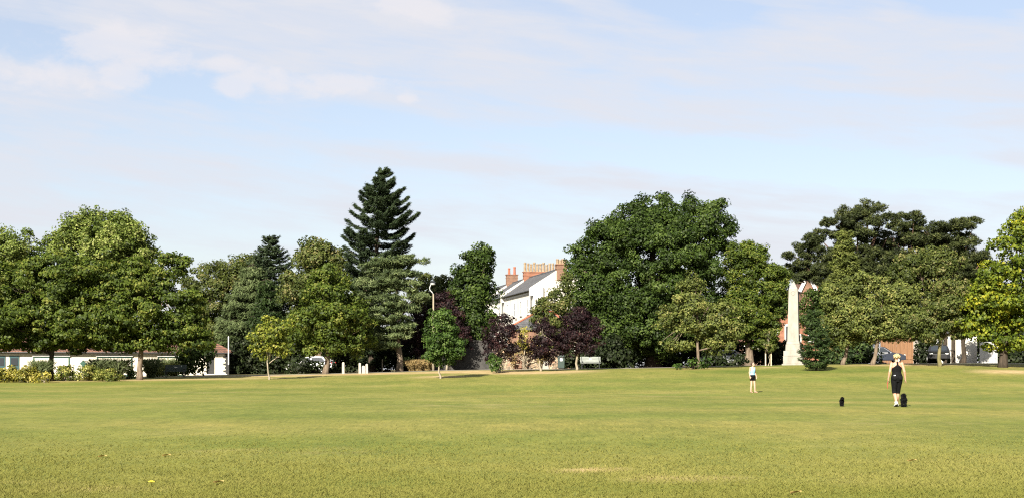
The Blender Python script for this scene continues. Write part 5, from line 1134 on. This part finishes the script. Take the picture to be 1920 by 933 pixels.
# --- dogs
def furry(body, name, parent, n, L, seed, wd=.012):
    rng = np.random.default_rng(seed); m_ = body; nf = len(m_.polygons)
    ce = np.empty(nf * 3); m_.polygons.foreach_get('center', ce); ce = ce.reshape(-1, 3); no = np.empty(nf * 3); m_.polygons.foreach_get('normal', no); no = no.reshape(-1, 3)
    i = rng.integers(0, nf, n); t = nrm(no[i] + .7 * rng.normal(size=(n, 3)) + np.array((0, 0, -.5))); l = L * rng.uniform(.6, 1.3, n)
    return link(name, leaf_mesh(name, ce[i] + t * (l * .35)[:, None], nrm(np.cross(t, rng.normal(size=(n, 3)))), t, l, np.full(n, wd), rng.random(n), 0), 'fur', parent)
def dog(label, px, Y, rz, sc, tail_up, sit=False):
    b = G(px, Y); t = thing('dog', label, 'dog', b, rz); mb = MB()      # faces +y
    mb.tube([(0, -.27, .43), (0, -.2, .44), (0, -.05, .42), (0, .1, .41), (0, .2, .43), (0, .26, .46)], [(.06, .08), (.105, .12), (.095, .105), (.11, .14), (.105, .14), (.06, .08)], 16, True, X)
    mb.tube([(0, .2, .48), (0, .28, .56), (0, .34, .6)], [.085, .07, .065], 12)
    mb.ball((0, .38, .62), .08, .085, .078); mb.tube([(0, .42, .61), (0, .5, .585), (0, .53, .58)], [.05, .036, .026], 10)
    for sg in (-1, 1):
        mb.tube([(sg * .065, .37, .66), (sg * .1, .36, .6), (sg * .1, .37, .52)], [(.02, .035), (.02, .045), (.012, .03)], 10, True, (1, 0, 0))
        mb.tube([(sg * .07, .17, .4), (sg * .075, .16, .22), (sg * .075, .18, .06), (sg * .075, .2, .03)], [.06, .042, .034, .036], 10); mb.ball((sg * .075, .21, .028), .034, .045, .026)
        mb.tube([(sg * .07, -.18, .42), (sg * .08, -.12, .27), (sg * .078, -.26, .16), (sg * .076, -.23, .03)], [.085, .06, .036, .034], 10); mb.ball((sg * .076, -.2, .028), .034, .045, .026)
    if tail_up: mb.tube([(0, -.26, .5), (0, -.31, .58), (.01, -.3, .66)], [.028, .03, .025], 8); mb.ball((.01, -.3, .66), .045)
    else: mb.tube([(0, -.26, .48), (0, -.32, .42), (0, -.33, .3)], [.028, .024, .014], 8)
    m_ = fuse(mb, .011, 3); m_.transform(Matrix.Scale(sc, 4)); body = link('body', m_, 'black_cloth', t); furry(m_, 'coat', t, 5200, .075 * sc, 4, .016 * sc)
    MB().tube([(.075 * math.cos(a) * sc, (.265 + .05 * math.sin(a)) * sc, (.53 + .05 * -math.sin(a)) * sc) for a in np.linspace(0, 2 * PI, 13)], .009 * sc, 6).obj('collar', 'collar', t)
    return t
dog('shaggy black dog walking away at the heels of the blonde person', 1694.5, 45.0, math.radians(-14), .60, True)
dog('small black dog facing the camera on the open lawn between the two people', 1578.5, 45.6, math.radians(172), .43, False)
